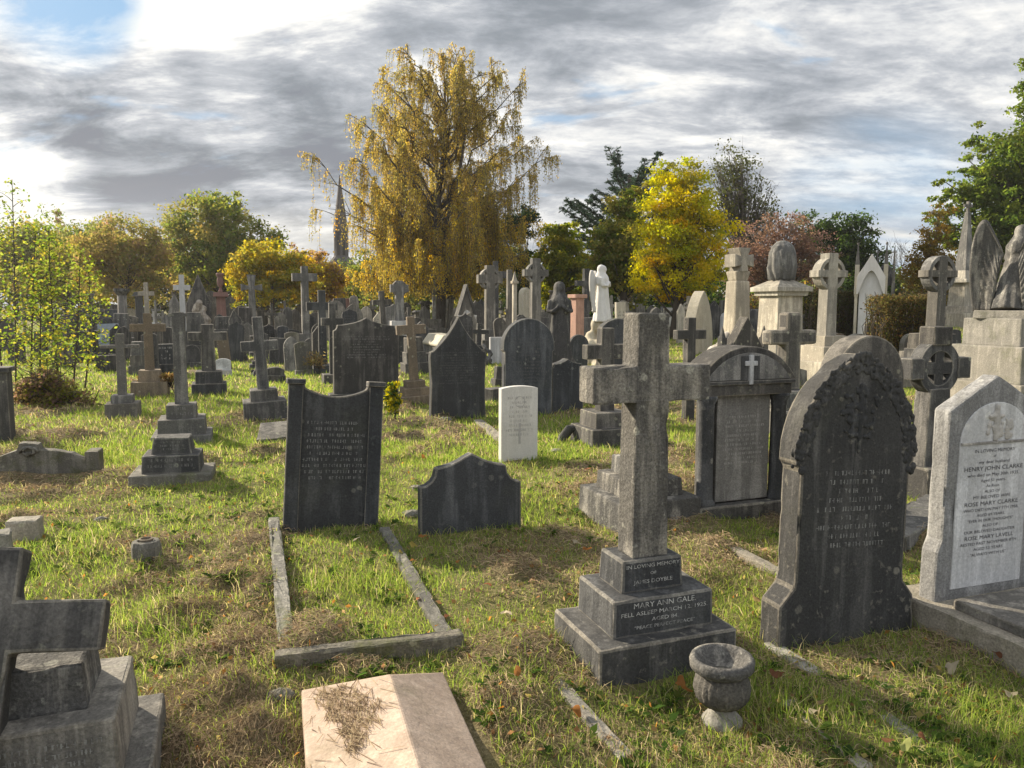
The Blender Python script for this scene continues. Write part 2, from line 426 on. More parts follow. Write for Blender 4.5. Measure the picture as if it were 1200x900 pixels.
def outline(kind, w, h, **k):
    """headstone face, half width w, height h"""
    b = -SINK
    if kind == 'flat':
        return [(-w, b), (w, b), (w, h), (-w, h)]
    if kind == 'segment':
        r = k.get('rise', .05); rad = (w * w + r * r) / (2 * r); t = math.degrees(math.asin(w / rad))
        return [(-w, b), (w, b)] + arc(0, h - rad, rad, 90 - t, 90 + t)
    if kind == 'round':
        return [(-w, b), (w, b)] + arc(0, h - w, w, 0, 180, 16)
    if kind == 'headround':           # arched head wider than the body
        s = k.get('s', .93); q = h - w
        return [(-w * s, b), (w * s, b), (w * s, q - .08), (w, q - .06)] + arc(0, h - w, w, 0, 180, 16) + [(-w, q - .06), (-w * s, q - .08)]
    if kind == 'gothic':
        rr = k.get('r', 1.5) * w; rise = math.sqrt(rr * rr - (rr - w) ** 2); s = h - rise
        t = math.degrees(math.asin(rise / rr))
        p = [(-w, b), (w, b)] + arc(w - rr, s, rr, 0, t)
        return p + arc(rr - w, s, rr, 180 - t, 180)[1:]
    if kind == 'gothicfoot':          # pointed arch on a waisted body with a broad foot
        f = k.get('foot', 1.18); fh = k.get('fh', .26); st = k.get('st', .62)
        wb = w * .93
        rr = 1.55 * w; rise = math.sqrt(rr * rr - (rr - w) ** 2); s = h - rise; t = math.degrees(math.asin(rise / rr))
        left = [(-w * f, b), (-w * f, fh * .7), (-wb * 1.02, fh), (-wb, fh + .04), (-wb, s - .06), (-w, s - .03)]
        right = [(-x, z) for x, z in left][::-1]
        return left[:1] + [(w * f, b)] + right[::-1][1:] + arc(w - rr, s, rr, 0, t) + arc(rr - w, s, rr, 180 - t, 180)[1:] + left[::-1][:-1]
    if kind == 'gable':
        s = k.get('s', .8)
        return [(-w, b), (w, b), (w, h * s), (0, h), (-w, h * s)]
    if kind == 'ogee':                # steep concave sided peak, lugs at the shoulder
        s = h * k.get('s', .62); p = k.get('lug', .06)
        pts = [(-w, b), (w, b), (w * .95, s * .55), (w, s), (w * .97, s + p)]
        for i in range(9):
            t = i / 8
            pts.append((w * .9 * (1 - t), s + p + (h - s - p) * (.72 * t + .28 * t ** 3)))
        return pts + [(-x, z) for x, z in pts[2:-1]][::-1]
    if kind == 'shoulder':            # scooped shoulders, ogee crest
        s = h * k.get('s', .84)
        pts = [(-w, b), (w, b), (w, s)]
        pts += [(w - .12 * w * math.sin(i / 5 * math.pi / 2), s + (h - s) * .42 * (1 - math.cos(i / 5 * math.pi / 2))) for i in range(1, 6)]
        pts += [(.76 * w, s + (h - s) * .42)]
        pts += [(.76 * w * (1 - t), s + (h - s) * (.42 + .58 * (.55 * t + .45 * t ** 4))) for t in (.12, .25, .4, .55, .7, .85, .95)]
        return pts + [(0, h)] + [(-x, z) for x, z in pts[2:]][::-1]
    if kind == 'low_ogee':            # broad low stone: stepped scoops to a small peak
        pts = [(-w, b), (w, b), (w, h * .6)]
        pts += [(w * (1 - .3 * math.sin(t * math.pi / 2)), h * (.6 + .2 * (1 - math.cos(t * math.pi / 2)))) for t in (.25, .5, .75, 1)]
        pts += [(.68 * w, h * .83), (.55 * w, h * .845), (.4 * w, h * .87), (.25 * w, h * .91), (.12 * w, h * .96), (0, h)]
        return pts + [(-x, z) for x, z in pts[2:-1]][::-1]
    if kind == 'concave':
        dip = k.get('dip', .075)
        top = [(.66 * w - 1.32 * w * i / 12, h - .035 - dip * (1 - ((i - 6) / 6) ** 2)) for i in range(13)]
        return [(-w, b), (w, b), (w * 1.0, h), (.68 * w, h)] + top + [(-.68 * w, h), (-w, h)]
    raise ValueError(kind)

# ------------------------------------------------------------------ lettering
def text_rows(rows, zt, width, gap, parent, mat, y, cx=0, bold=False):
    """rows: (words, cap height, most width). Cut letters standing 1 mm proud of the face at local y."""
    V = []; Fc = []
    z = zt
    for words, cap, frac in rows:
        cu = bpy.data.curves.new('lettering', 'FONT'); cu.body = words; cu.align_x = 'CENTER'; cu.size = 1; cu.resolution_u = 2
        if bold: cu.offset = .012
        ob = bpy.data.objects.new('lettering', cu)
        me = bpy.data.meshes.new_from_object(ob)
        n = len(me.vertices)
        if n:
            co = np.empty(n * 3); me.vertices.foreach_get('co', co); co = co.reshape(-1, 3)
            x = co[:, 0]; yy = co[:, 1]
            mid = (x.max() + x.min()) / 2
            s = cap / .72
            wx = (x.max() - x.min()) * s
            sx = s * min(1.35, width * frac / wx)
            o = len(V)
            V += [(cx + (a - mid) * sx, y, z - cap + b * s) for a, b in zip(x, yy)]
            Fc += [tuple(o + i for i in p.vertices) for p in me.polygons]
        bpy.data.meshes.remove(me); bpy.data.objects.remove(ob); bpy.data.curves.remove(cu)
        z -= cap + gap
    m = MB(); m.v = V; m.f = Fc
    me = bpy.data.meshes.new('inscription'); me.from_pydata(V, [], Fc)
    o = bpy.data.objects.new('inscription', me); COL.objects.link(o); me.materials.append(M[mat]); o.parent = parent
    return o

def worn_rows(parent, w, zt, zb, n, y, mat='letf', seed=0, cx=0):
    """illegible weathered lines: strokes of letters too worn to read"""
    rr = random.Random(seed + int(w * 1000)); V = []; Fc = []
    step = (zt - zb) / n; cap = step * .5
    for i in range(n):
        z = zt - i * step
        ww = w * rr.choice((.55, .8, .95, 1, .9, .35, .7))
        x = -ww / 2
        while x < ww / 2:
            lw = cap * rr.uniform(.45, .8)
            if rr.random() < .82:
                st = cap * .16
                for k in range(rr.choice((1, 2, 2))):
                    xx = x + rr.uniform(0, lw - st); o = len(V)
                    V += [(cx + xx, y, z - cap), (cx + xx + st, y, z - cap), (cx + xx + st, y, z), (cx + xx, y, z)]; Fc.append((o, o + 1, o + 2, o + 3))
                zz = z - rr.choice((0, .45, .85)) * cap; o = len(V)
                V += [(cx + x, y - .0004, zz - st), (cx + x + lw * .8, y - .0004, zz - st), (cx + x + lw * .8, y - .0004, zz), (cx + x, y - .0004, zz)]; Fc.append((o, o + 1, o + 2, o + 3))
            x += lw + cap * rr.choice((.18, .18, .2, .6))
    me = bpy.data.meshes.new('inscription'); me.from_pydata(V, [], Fc)
    o = bpy.data.objects.new('inscription', me); COL.objects.link(o); me.materials.append(M[mat]); o.parent = parent
    return o

# ------------------------------------------------------------------ monuments placed by pixel
def dims(px, yb, yt, a):
    x, y = G(px, yb)
    z0 = g1(x, y)
    h = at_depth(px, yt, y)[2] - z0
    return x, y, h

def top_shift(px, yb, yt):            # a plumb stone drifts sideways in the picture; where its base stands
    return px + (px - 600) / (9160 - yt) * 0

def headstone(label, px, w, yb, yt, kind='round', t=.1, mat='dark', a=20, lean=0, back=0, lines=0, lmat='letg', ins=(.8, .45), plinth=None, group=None, name='headstone', cat='headstone', bevel=.012, border=0, y=None, **k):
    x, y, h = dims(px, yb, yt, a)
    wm = pxw(w, px, y, a) / 2
    rt = thing(name, label, cat, x, y, a, lean, back, group, foot=(wm, t / 2))
    z0 = 0
    if plinth:
        pw, ph, pt = plinth
        MB().box(0, 0, -SINK, wm * 2 * pw, pt, SINK + ph).build('plinth', mat, rt, bevel)
    pl = outline(kind, wm, h, **k)
    MB().prism(pl, -t / 2, t / 2).build('slab', mat, rt, bevel)
    if border:
        sc_ = [(xx * (1 - border), zz if zz < 0 else zz - (wm * border) * (zz / h)) for xx, zz in pl]
        sc_ = [(xx, max(zz, h * .1)) for xx, zz in sc_]
        MB().prism(sc_, -t / 2 - .012, -t / 2 + .01).build('raised_panel', mat, rt, .006)
    if lines:
        worn_rows(rt, wm * 2 * .74, h * ins[0], h * ins[1], lines, -t / 2 - .0022 - (.012 if border else 0), lmat, seed=int(px))
    return rt

def cross_outline(h0, h, ws, wt, span, az, at_, foot=None):
    """latin cross from height h0 to h: shaft half width ws at the foot, wt at the head, arms half span, arm centre az, arm half thickness"""
    def sw(z): return ws + (wt - ws) * (z - h0) / (h - h0)
    return [(-ws, h0), (ws, h0), (sw(az - at_), az - at_), (span, az - at_), (span, az + at_), (sw(az + at_), az + at_), (wt, h), (-wt, h),
            (-sw(az + at_), az + at_), (-span, az + at_), (-span, az - at_), (-sw(az - at_), az - at_)]

def steps(rt, st, mat, bevel=.012, dr=1.0):
    """st: (width, height) in metres from the bottom; returns top height"""
    z = 0
    for i, (w, h) in enumerate(st):
        m = MB().box(0, 0, z - (SINK if i == 0 else .004), w, w * dr, h + (SINK if i == 0 else .004), top=.97)
        m.build('base_step', mat, rt, bevel)
        z += h
    return z

def cross(label, px, yb, yt, shaft, span, ay, arm, st=(), mat='grey', a=20, lean=0, back=0, ring=0, t=None, taper=.85, group=None, cat='cross', name='stone_cross', smat=None, head=None, flare=0, bevel=.01, lines=0, dr=1.0, ringw=.22):
    """sizes in pixels: shaft width, arm span, arm row ay, arm thickness; st steps (width px, height px)"""
    x, y, h = dims(px, yb, yt, a)
    k = lambda w: pxw(w, px, y, a)
    v = lambda q: q / FPX * y
    sm = [(k(w), v(q)) for w, q in st]
    rt = thing(name, label, cat, x, y, a, lean, back, group, foot=((sm[0][0] / 2, sm[0][0] / 2) if sm else (k(shaft) / 2, k(shaft) / 2)))
    z = steps(rt, sm, smat or mat, bevel, dr) if sm else -SINK
    ws = k(shaft) / 2; wt = ws * taper; t = t or ws * 1.5
    az = at_depth(px, ay, y)[2] - g1(x, y)
    hs = k(span) / 2; ah = v(arm) / 2
    zz = z - .004 if sm else z
    if flare:                         # splayed arm ends
        p = [(-ws, zz), (ws, zz), (wt, az - ah * .8 - flare * hs), (wt * .9, az - ah * .7), (hs, az - ah * (1 + flare)), (hs, az + ah * (1 + flare)), (wt * .9, az + ah * .7),
             (wt * (1 + flare), h), (-wt * (1 + flare), h), (-wt * .9, az + ah * .7), (-hs, az + ah * (1 + flare)), (-hs, az - ah * (1 + flare)), (-wt * .9, az - ah * .7), (-wt, az - ah * .8 - flare * hs)]
    else:
        p = cross_outline(zz, h, ws, wt, hs, az, ah)
    MB().prism(p, -t / 2, t / 2).build('cross', mat, rt, bevel)
    if ring:
        r1 = hs * ring
        MB().ring(0, az, r1 * (1 - ringw), r1, -t / 2 + .014, t / 2 - .014).build('ring', mat, rt, bevel * .7)
    if lines and sm:
        w0, h0 = sm[-1]
        worn_rows(rt, w0 * .8, z - h0 * .15, z - h0 * .9, lines, -w0 * dr / 2 - .003, 'letf', seed=int(px))
    return rt, x, y, h, z

def figure(rt, h, mat, name='statue_body', veil=True, lean=0.0, res=None, seed=0, wide=1.0):
    """standing draped figure of height h as one continuous mesh, front towards -y"""
    m = MB(); s = h / 1.7
    P = lambda *q: tuple(c * s for c in q)
    m.lathe([(r * s * wide, z * s) for r, z in ((.29, 0), (.275, .1), (.235, .35), (.2, .7), (.175, .95), (.165, 1.08), (.185, 1.2), (.19, 1.3), (.15, 1.4), (.07, 1.45))], n=40, fold=.06, nf=11, ph=seed)
    m.ball(P(.02, -.02, 1.58), .1 * s, 14, (.88, 1, 1.2))
    m.tube([P(0, 0, 1.38), P(.01, -.01, 1.52)], [.065 * s, .06 * s], 8)
    m.ball(P(.02, -.115, 1.57), .022 * s, 6, (.7, 1, 1.4))
    if veil:
        m.lathe([(r * s, z * s) for r, z in ((.2, 1.12), (.2, 1.3), (.16, 1.42), (.125, 1.5), (.13, 1.6), (.105, 1.68), (.04, 1.72))], cx=0, cy=.045 * s, n=24, fold=.04, nf=7)
    for q in (-1, 1):                 # arms folded at the breast
        m.tube([P(.19 * q, 0, 1.32), P(.24 * q, -.06, 1.08), P(.16 * q, -.19, 1.08), P(.03 * q, -.22, 1.2)], [.07 * s, .062 * s, .05 * s, .035 * s], 8)
    for i in range(7):                # deep folds of the robe
        a = -2.6 + i * .65
        m.tube([P(.18 * wide * math.cos(a), .17 * wide * math.sin(a), 1.0), P(.22 * wide * math.cos(a + .15), .21 * wide * math.sin(a + .15), .5), P(.285 * wide * math.cos(a + .3), .275 * wide * math.sin(a + .3), .03)], [.015 * s, .03 * s, .035 * s], 6)
    o = m.build(name, mat, rt, remesh=res or .028 * s)
    return o

def wing(rt, side, h, mat, base, spread=.45, tip_down=1.15, name='wing'):
    """folded feathered wing: a curved thick plate with overlapping feather ridges; h = height of the arch above base"""
    pts_f = []; m = MB()
    n = 34; rows = 16
    bx, by, bz = base
    grid = []
    for i in range(n + 1):
        t = i / n
        # leading edge: up from the shoulder, over, and down to the tip
        lx = side * (.06 + spread * math.sin(t * math.pi * .62) ** 1.1 * (1 - .25 * t))
        lz = h * (math.sin(min(1, t * 2.1) * math.pi / 2)) - (max(0, t - .25) / .75) ** 1.25 * (h + tip_down)
        ly = .02 + .1 * math.sin(t * math.pi)
        ix = side * (.05 + .10 * t); iz = -.12 - t * (tip_down - .15); iy = .05
        row = []
        for j in range(rows + 1):
            u = j / rows
            xx = lx + (ix - lx) * u; zz = lz + (iz - lz) * u; yy = ly + (iy - ly) * u - .05 * math.sin(u * math.pi)
            rid = .016 * (abs(math.sin(i * .8)) - .5) * min(1, max(0, u - .18) * 4) + .013 * (abs(math.sin(u * 9.5)) - .5)
            row.append((bx + xx, by + yy + rid, bz + zz))
        grid.append(row)
    vs = []; fs = []
    for row in grid: vs += row
    k = len(vs)
    vs += [(x, y + .06, z) for x, y, z in vs]
    W = rows + 1
    for i in range(n):
        for j in range(rows):
            a = i * W + j
            fs.append((a, a + 1, a + W + 1, a + W)); fs.append((k + a, k + a + W, k + a + W + 1, k + a + 1))
    for i in range(n):
        for j in (0, rows):
            a = i * W + j
            fs.append((a, a + W, k + a + W, k + a))
    for j in range(rows):
        for i in (0, n):
            a = i * W + j
            fs.append((a, k + a, k + a + 1, a + 1))
    m.add(vs, fs)
    return m.build(name, mat, rt, smooth=True)

def urn_profile(r, h):
    return [(r * .52, 0), (r * .55, h * .06), (r * .42, h * .12), (r * .3, h * .2), (r * .33, h * .27), (r * .6, h * .33), (r * .8, h * .45), (r * .82, h * .58), (r * .72, h * .7), (r * .66, h * .76),
            (r * .9, h * .84), (r * 1.0, h * .9), (r * .98, h * .97), (r * .86, h * 1.0), (r * .78, h * .96), (r * .6, h * .86)]
# ------------------------------------------------------------------ foreground monuments
def local_of(x, y, a):
    """world point of a local offset"""
    c, s = math.cos(R(a)), math.sin(R(a))
    return lambda lx, ly: (x + lx * c - ly * s, y + lx * s + ly * c)

# -- big cross with three inscribed blocks
cx, cy = .585, 3.31
rt = thing('stone_cross', 'tall speckled grey stone cross on three inscribed blocks beside the small urn', 'cross', cx, cy, 20, foot=(.35, .27))
zg = g1(cx, cy)
MB().box(0, 0, -SINK, .66, .47, SINK + .155 - zg).build('base_step', 'char', rt, .012, 2, jit=.0015)
s2 = MB().box(.015, .02, .15 - zg, .49, .355, .165, top=.985).build('base_step', 'char', rt, .012, 2, jit=.0015)
s3 = MB().box(.0, .03, .31 - zg, .305, .225, .145, top=.95).build('base_step', 'char', rt, .012, 2, jit=.0015)
pl = cross_outline(.452 - zg, 1.515 - zg, .088, .075, .285, 1.212 - zg, .078)
MB().prism(pl, -.055, .085).build('cross', 'gale', rt, .009, 2, jit=.0012)
text_rows([('MARY ANN GALE.', .024, .62), ('FELL ASLEEP MARCH 12. 1925.', .018, .86), ('AGED 84.', .017, .28), ('"PEACE PERFECT PEACE"', .015, .6)], .302 - zg, .49, .014, s2, 'letw', -.1625, cx=.015)
text_rows([('IN LOVING MEMORY', .017, .9), ('OF', .013, .12), ('JAMES DOYBLE', .017, .66)], .438 - zg, .29, .02, s3, 'letw', -.0838)

# -- urn vase in front of it
ux, uy = G(846, 846)
rt = thing('urn_vase', 'small weathered stone urn with fluted bowl in front of the tall cross', 'urn', ux, uy, 20, lean=-2, foot=(.08, .08))
m = MB(); r, h = .115, .28
m.lathe([(r * .62, -.05), (r * .64, .012), (r * .52, .03), (r * .36, .055), (r * .34, .075)], n=32).build('foot', 'kerb', rt, 0, smooth=True)
m = MB().lathe([(r * .34, .07), (r * .62, .085), (r * .82, .115), (r * .88, .15), (r * .84, .185), (r * .74, .21), (r * .7, .222)], n=66, fold=.035, nf=22)
m.build('bowl', 'gale', rt, 0, smooth=True)
MB().lathe([(r * .68, .215), (r * .86, .228), (r * 1.0, .245), (r * 1.02, .27), (r * .97, .285), (r * .84, .288), (r * .76, .27), (r * .6, .235), (r * .3, .22)], n=40).build('rim', 'gale', rt, 0, smooth=True)

for o in rt.children: o.scale = (1.02, 1.02, .9)

# -- broken-off cross propped against its stepped base, bottom left corner
bx, by = -1.495, 2.30
zb = g1(bx, by)
rt = thing('stepped_base', 'three stepped grey stone base behind the propped fallen cross', 'cross base', bx, by, 20, foot=(.34, .32))
MB().box(0, 0, -SINK, .68, .62, SINK + .13 - zb).build('base_step', 'grey', rt, .012, 2, jit=.0015)
b2 = MB().box(0, 0, .125 - zb, .52, .47, .2, top=.97).build('base_step', 'grey', rt, .012, 2, jit=.0015)
MB().box(0, .0, .32 - zb, .33, .28, .145, top=.94).build('base_step', 'gale', rt, .012, 2, jit=.0015)
worn_rows(b2, .42, .28 - zb, .16 - zb, 4, -.239, 'letf', 5)
f = local_of(bx, by, 20)
fx, fy = f(-.17, -.36)
rt = thing('fallen_cross', 'dark sooty stone cross leaning back against its stepped base', 'cross', fx, fy, 20, lean=6, back=23)
MB().prism(cross_outline(-.05, .93, .088, .078, .32, .70, .075), -.055, .06).build('cross', 'soot', rt, .01, 2, jit=.0015)

# -- coped slab
c = {}
def P3(px, py, z):
    u = (px - 600) / FPX; v = (450 - py) / FPX
    d = (u, CP + v * SP, -SP + v * CP); t = (z - EYE) / d[2]
    return Vector((d[0] * t, d[1] * t, z))
A, B, C = P3(353, 808, .10), P3(457, 790, .205), P3(519, 787, .065)
ax = Vector((math.sin(R(17)), -math.cos(R(17)), 0))
o = (A + C) / 2; zs = g1(o.x, o.y)
rt = thing('coped_grave_slab', 'smooth buff and pink ridged grave slab strewn with dry grass', 'grave slab', o.x, o.y, 0, foot=None)
vs = []
for q in (0, 1.75):
    for pnt in (A, B, C):
        p = pnt + ax * q - Vector((o.x, o.y, zs)); vs.append(tuple(p))
    for pnt in (C, A):
        p = pnt + ax * q - Vector((o.x, o.y, zs)); vs.append((p.x, p.y, -.15))
n = 5
m = MB().add(vs, [tuple(range(n)), tuple(range(2 * n - 1, n - 1, -1))] + [(i, i + n, (i + 1) % n + n, (i + 1) % n) for i in range(n)])
m.build('slab', 'peach', rt, .008, 2)
for q in (.35, .75, 1.1, 1.5):
    p = o + ax * q; FOOT.append((p.x, p.y, R(17), .29, .3))
SLAB = (A, B, C, ax)

# -- tilted headstone with scooped top and a kerbed grave
rt = headstone('dark headstone with scooped top and side pillars, leaning over a grassy kerbed plot', 387, 112, 618, 450, 'concave', .085, 'dark', lean=4.2, back=4, lines=10, ins=(.74, .32), lmat='letf', dip=.055)
wC = pxw(112, 387, 5.35) / 2
hC = dims(387, 618, 450, 20)[2]
for q in (-1, 1):
    MB().box(q * wC * .84, -.05, -.1, wC * .3, .028, hC + .085).build('side_pillar', 'dark', rt, .006)
    MB().box(q * wC * .84, -.022, hC - .012, wC * .38, .12, .035).build('pillar_cap', 'dark', rt, .006)

def kerb_line(name, label, pts, w=.11, h=.12, mat='kerb', cat='kerb', group=None, bury=.1):
    """a straight run of kerb stone between ground pixels"""
    (x0, y0), (x1, y1) = pts
    L = math.hypot(x1 - x0, y1 - y0); a = math.degrees(math.atan2(y1 - y0, x1 - x0))
    x, y = (x0 + x1) / 2, (y0 + y1) / 2
    dz = g1(x1, y1) - g1(x0, y0)
    rt = MB().box(0, 0, -bury, L, w, bury + h).build(name, mat, None, .01, 2, jit=.003)
    rt.location = (x, y, (g1(x0, y0) + g1(x1, y1)) / 2); rt.rotation_euler = (0, 0, R(a))
    tag(rt, label, cat, group)
    if w > .2: FOOT.append((x, y, R(a), L / 2, w / 2))
    return rt

kp = [G(321, 616), G(338, 776), G(528, 760), G(449, 622)]
x = sum(p[0] for p in kp) / 4; y = sum(p[1] for p in kp) / 4
rt = thing('grave_kerb', 'low lichened stone kerb framing the grassy plot of the leaning scooped headstone', 'grave kerb', x, y, 0)
for i, (p, q) in enumerate(((kp[0], kp[1]), (kp[1], kp[2]), (kp[3], kp[2]))):
    L = math.hypot(q[0] - p[0], q[1] - p[1]); a = math.atan2(q[1] - p[1], q[0] - p[0])
    ex = .055 if i == 1 else -.06
    o = MB().box(0, 0, -.12, L + ex * 2, .072, .12 + (.06, .08, .055)[i]).build('kerb_stone', 'moss', rt, .012, 2, jit=.003)
    mx, my = (p[0] + q[0]) / 2 - x, (p[1] + q[1]) / 2 - y
    o.location = (mx, my, g1(mx + x, my + y) - g1(x, y)); o.rotation_euler = (0, 0, a)

# -- broad low black stone and the white war grave
headstone('broad low black headstone with a small peaked crest, sunk in the grass', 551, 120, 620, 531, 'low_ogee', .09, 'dark', lean=1, back=3)
wg = headstone('clean white war grave headstone with gently curved top', 607, 43, 538, 452, 'segment', .085, 'white', lean=0.3, lines=9, ins=(.86, .3), lmat='lets', rise=.022, bevel=.006)
hw_ = dims(607, 538, 452, 20)[2]
MB().ring(0, hw_ * .79, .05, .055, -.0445, -.04, 28).build('carved_badge', 'lets', wg, 0)
MB().prism(cross_outline(hw_ * .22, hw_ * .5, .012, .012, .06, hw_ * .41, .012), -.0445, -.04).build('carved_cross', 'lets', wg, 0)

# -- right hand gothic headstone with carved foliage arch
px0, yb0 = 981, 745
x, y = G(px0, yb0)
rt = thing('headstone', 'big black pointed headstone with carved foliage around its arch', 'headstone', x, y, 17, lean=2.2, back=1.5, foot=(.4, .09))
w = .325; h = 1.345
pl = outline('gothicfoot', w, h, foot=1.17, fh=.27)
MB().prism(pl, -.065, .075).build('slab', 'char', rt, .012, 2, jit=.0015)
rr = random.Random(3); m = MB()
R1 = 1.55 * w; rise = math.sqrt(R1 * R1 - (R1 - w) ** 2); s0 = h - rise; tt = math.degrees(math.asin(rise / R1))
for side in (-1, 1):
    for i in range(46):
        t = i / 45; ang = t * tt
        for k in range(4):
            rad = R1 + .004 - k * .022
            X = side * (w - R1 + rad * math.cos(R(ang))); Z = s0 + rad * math.sin(R(ang))
            if side * X < 0: continue
            m.ball((X + rr.uniform(-.006, .006), -.064 + rr.uniform(-.003, .003), Z + rr.uniform(-.008, .008)), rr.uniform(.007, .017), 6, (1, .55, 1))
    for i in range(26):               # leafy stops where the arch springs
        m.ball((side * (w - .03 + rr.uniform(-.045, .04)), -.058 + rr.uniform(-.006, .02), s0 - .03 + rr.uniform(-.06, .06)), rr.uniform(.01, .022), 6, (1, .7, 1))
m.build('foliage_carving', 'char', rt, 0, remesh=.0045)
m = MB()
for i in range(70):
    a = rr.uniform(0, 6.28); q = rr.uniform(0, 1) ** .6
    m.ball((.11 * q * math.cos(a), -.066, h * .8 + .13 * q * math.sin(a)), rr.uniform(.009, .018), 6, (1, .7, 1))
m.tube([(0, -.066, h * .66), (0, -.07, h * .9)], .011, 6)
m.build('flower_relief', 'char', rt, 0, remesh=.006)
worn_rows(rt, .42, h * .6, h * .32, 9, -.0672, 'letf', 9)
MBx = MB().prism([(xx * .9, zz * .985 if zz > 0 else zz) for xx, zz in pl if zz > .33 or True], .07, .072)

headstone('dark round topped headstone with a thick pale edge, just behind the foliage carved one', 1001, 80, 617, 393, 'round', .17, 'soot', lean=1, back=1)

# -- white marble headstone with lead lettering, on its ledger
LX, LY = P3(1095, 699, .15).x, P3(1095, 699, .15).y
f = local_of(LX, LY, 20)
w = .30; h = 1.06
hx, hy = f(w * 1.1, .045)
rt = thing('headstone', 'white marble faced pointed headstone with dark lettering and a grey border', 'headstone', hx, hy, 20, lean=.5, foot=(.34, .1), z=.15)
pl = [(-w * 1.09, -.14), (w * 1.09, -.14), (w * 1.09, .21), (w, .27), (w, h - .16), (0, h), (-w, h - .16), (-w, .27), (-w * 1.09, .21)]
MB().prism(pl, -.045, .05).build('slab', 'mgrey', rt, .013, 2, jit=.001)
wp = w * .78
fp = [(-wp, .02), (wp, .02), (wp, h * .8)] + arc(wp - 1.3 * wp, h * .72, 1.3 * wp, 0, 76, 8)[1:] + arc(1.3 * wp - wp, h * .72, 1.3 * wp, 104, 180, 8)[:-1] + [(-wp, h * .8)]
fp = [(-wp, .02), (wp, .02), (wp, h * .69)] + [(wp * math.cos(R(i * 10)), h * .69 + .2 * math.sin(R(i * 10))) for i in range(1, 18)] + [(-wp, h * .69)]
panel = MB().prism(fp, -.05, -.04).build('marble_face', 'marble', rt, .003)
m = MB()
for i in range(26):
    m.ball((rr.uniform(-.07, .1), -.05, h * .76 + rr.uniform(-.05, .07)), rr.uniform(.01, .022), 6, (1, .5, 1))
m.tube([(-.01, -.052, h * .7), (-.01, -.055, h * .87)], .014, 6); m.tube([(-.06, -.052, h * .815), (.04, -.052, h * .815)], .012, 6)
m.build('cross_relief', 'marble', panel, 0, remesh=.006)
MB().box(0, -.052, h * .688, wp * 1.98, .012, .012).build('panel_ledge', 'mgrey', panel, .003)
lines = [('IN LOVING MEMORY', .017, .62), ('of', .013, .06), ('my dear husband', .016, .52), ('HENRY JOHN CLARKE', .022, .9), ('who died on May 30th 1935,', .016, .8), ('Aged 51 years.', .015, .42), ('At Rest.', .015, .25),
         ('ALSO OF', .014, .3), ('MY BELOVED WIFE', .016, .7), ('ROSE MARY CLARKE', .021, .93), ('WHO DIED ON MAY 7TH 1958,', .015, .85), ('AGED 69 YEARS.', .014, .45), ('"EVER IN OUR THOUGHTS"', .014, .7), ('ALSO OF', .014, .3),
         ('OUR BELOVED DAUGHTER', .015, .9), ('ROSE MARY LAVELL', .02, .9), ('RESTED PAST NOVEMBER 8TH', .015, .93), ('AGED 53 YEARS.', .015, .5), ('"ALWAYS WITH US"', .015, .55)]
text_rows(lines, h * .665, wp * 1.86, .0128, panel, 'letd', -.0512)
f2 = local_of(LX, LY, 20)
qx, qy = f2(.36, -.9)
rt = thing('ledger_tomb', 'low pale kerbed ledger lying before the white marble headstone', 'ledger', qx, qy, 20, foot=(.42, 1.1), z=0)
MB().box(0, .05, -.15, .84, 2.15, .27).build('kerb_block', 'kerb', rt, .012, 2, jit=.002)
MB().box(0.02, -.06, .115, .72, 1.75, .05).build('ledger_slab', 'grey', rt, .01, 2, jit=.002)

# -- arched pediment monument
x, y, h = dims(861, 603, 405, 20)
rt = thing('pedimented_monument', 'grey stone monument with curved pediment, carved cross and two side columns', 'monument', x, y + .06, 20, foot=(.42, .18))
wm = .37
MB().box(0, .0, -SINK, wm * 2.16, .36, SINK + .11).build('plinth', 'soot', rt, .014, 2, jit=.002)
zc = h - .25; ze = zc - .1
MB().box(0, .03, .1, wm * 1.36, .2, ze - .1).build('back_slab', 'grey', rt, .008)
tab = MB().box(0, -.085, .12, wm * 1.22, .03, ze - .12).build('tablet', 'mgrey', rt, .006)
worn_rows(tab, wm * .95, ze - .15, ze * .42, 11, -.1022, 'lets', 12)
for q in (-1, 1):
    col = MB().lathe([(.075, .1), (.078, .125), (.062, .15), (.058, .17), (.053, ze - .09), (.06, ze - .075), (.055, ze - .06), (.075, ze - .02), (.078, ze + .004)], cx=q * (wm * .84), cy=-.09, n=22).build('column', 'char', rt, 0, smooth=True)
MB().box(0, -.02, ze, wm * 2.0, .27, .085).build('entablature', 'soot', rt, .008)
MB().box(0, -.02, ze + .08, wm * 2.12, .3, .028).build('cornice', 'soot', rt, .006)
hp = h - zc; wt_ = wm * 1.12
rad = (wt_ ** 2 + hp ** 2) / (2 * hp); t = math.degrees(math.asin(wt_ / rad))
po = [(-wt_, zc + .006), (wt_, zc + .006)] + arc(0, h - rad, rad, 90 - t, 90 + t, 18)[1:-1]
MB().prism(po, -.15, .12).build('pediment', 'soot', rt, .008)
pi_ = [(-wt_ * .86, zc + .012), (wt_ * .86, zc + .012)] + arc(0, h - rad, rad - .045, 90 - t * .84, 90 + t * .84, 16)
tym = MB().prism(pi_, -.156, -.14).build('tympanum', 'grey', rt, .003)
MB().box(0, -.157, zc + .012, .16, .006, .17).build('recess', 'dark', tym, 0)
MB().prism(cross_outline(zc - .02, zc + .19, .017, .017, .05, zc + .13, .017), -.176, -.15).build('cross_relief', 'marble', tym, .004)

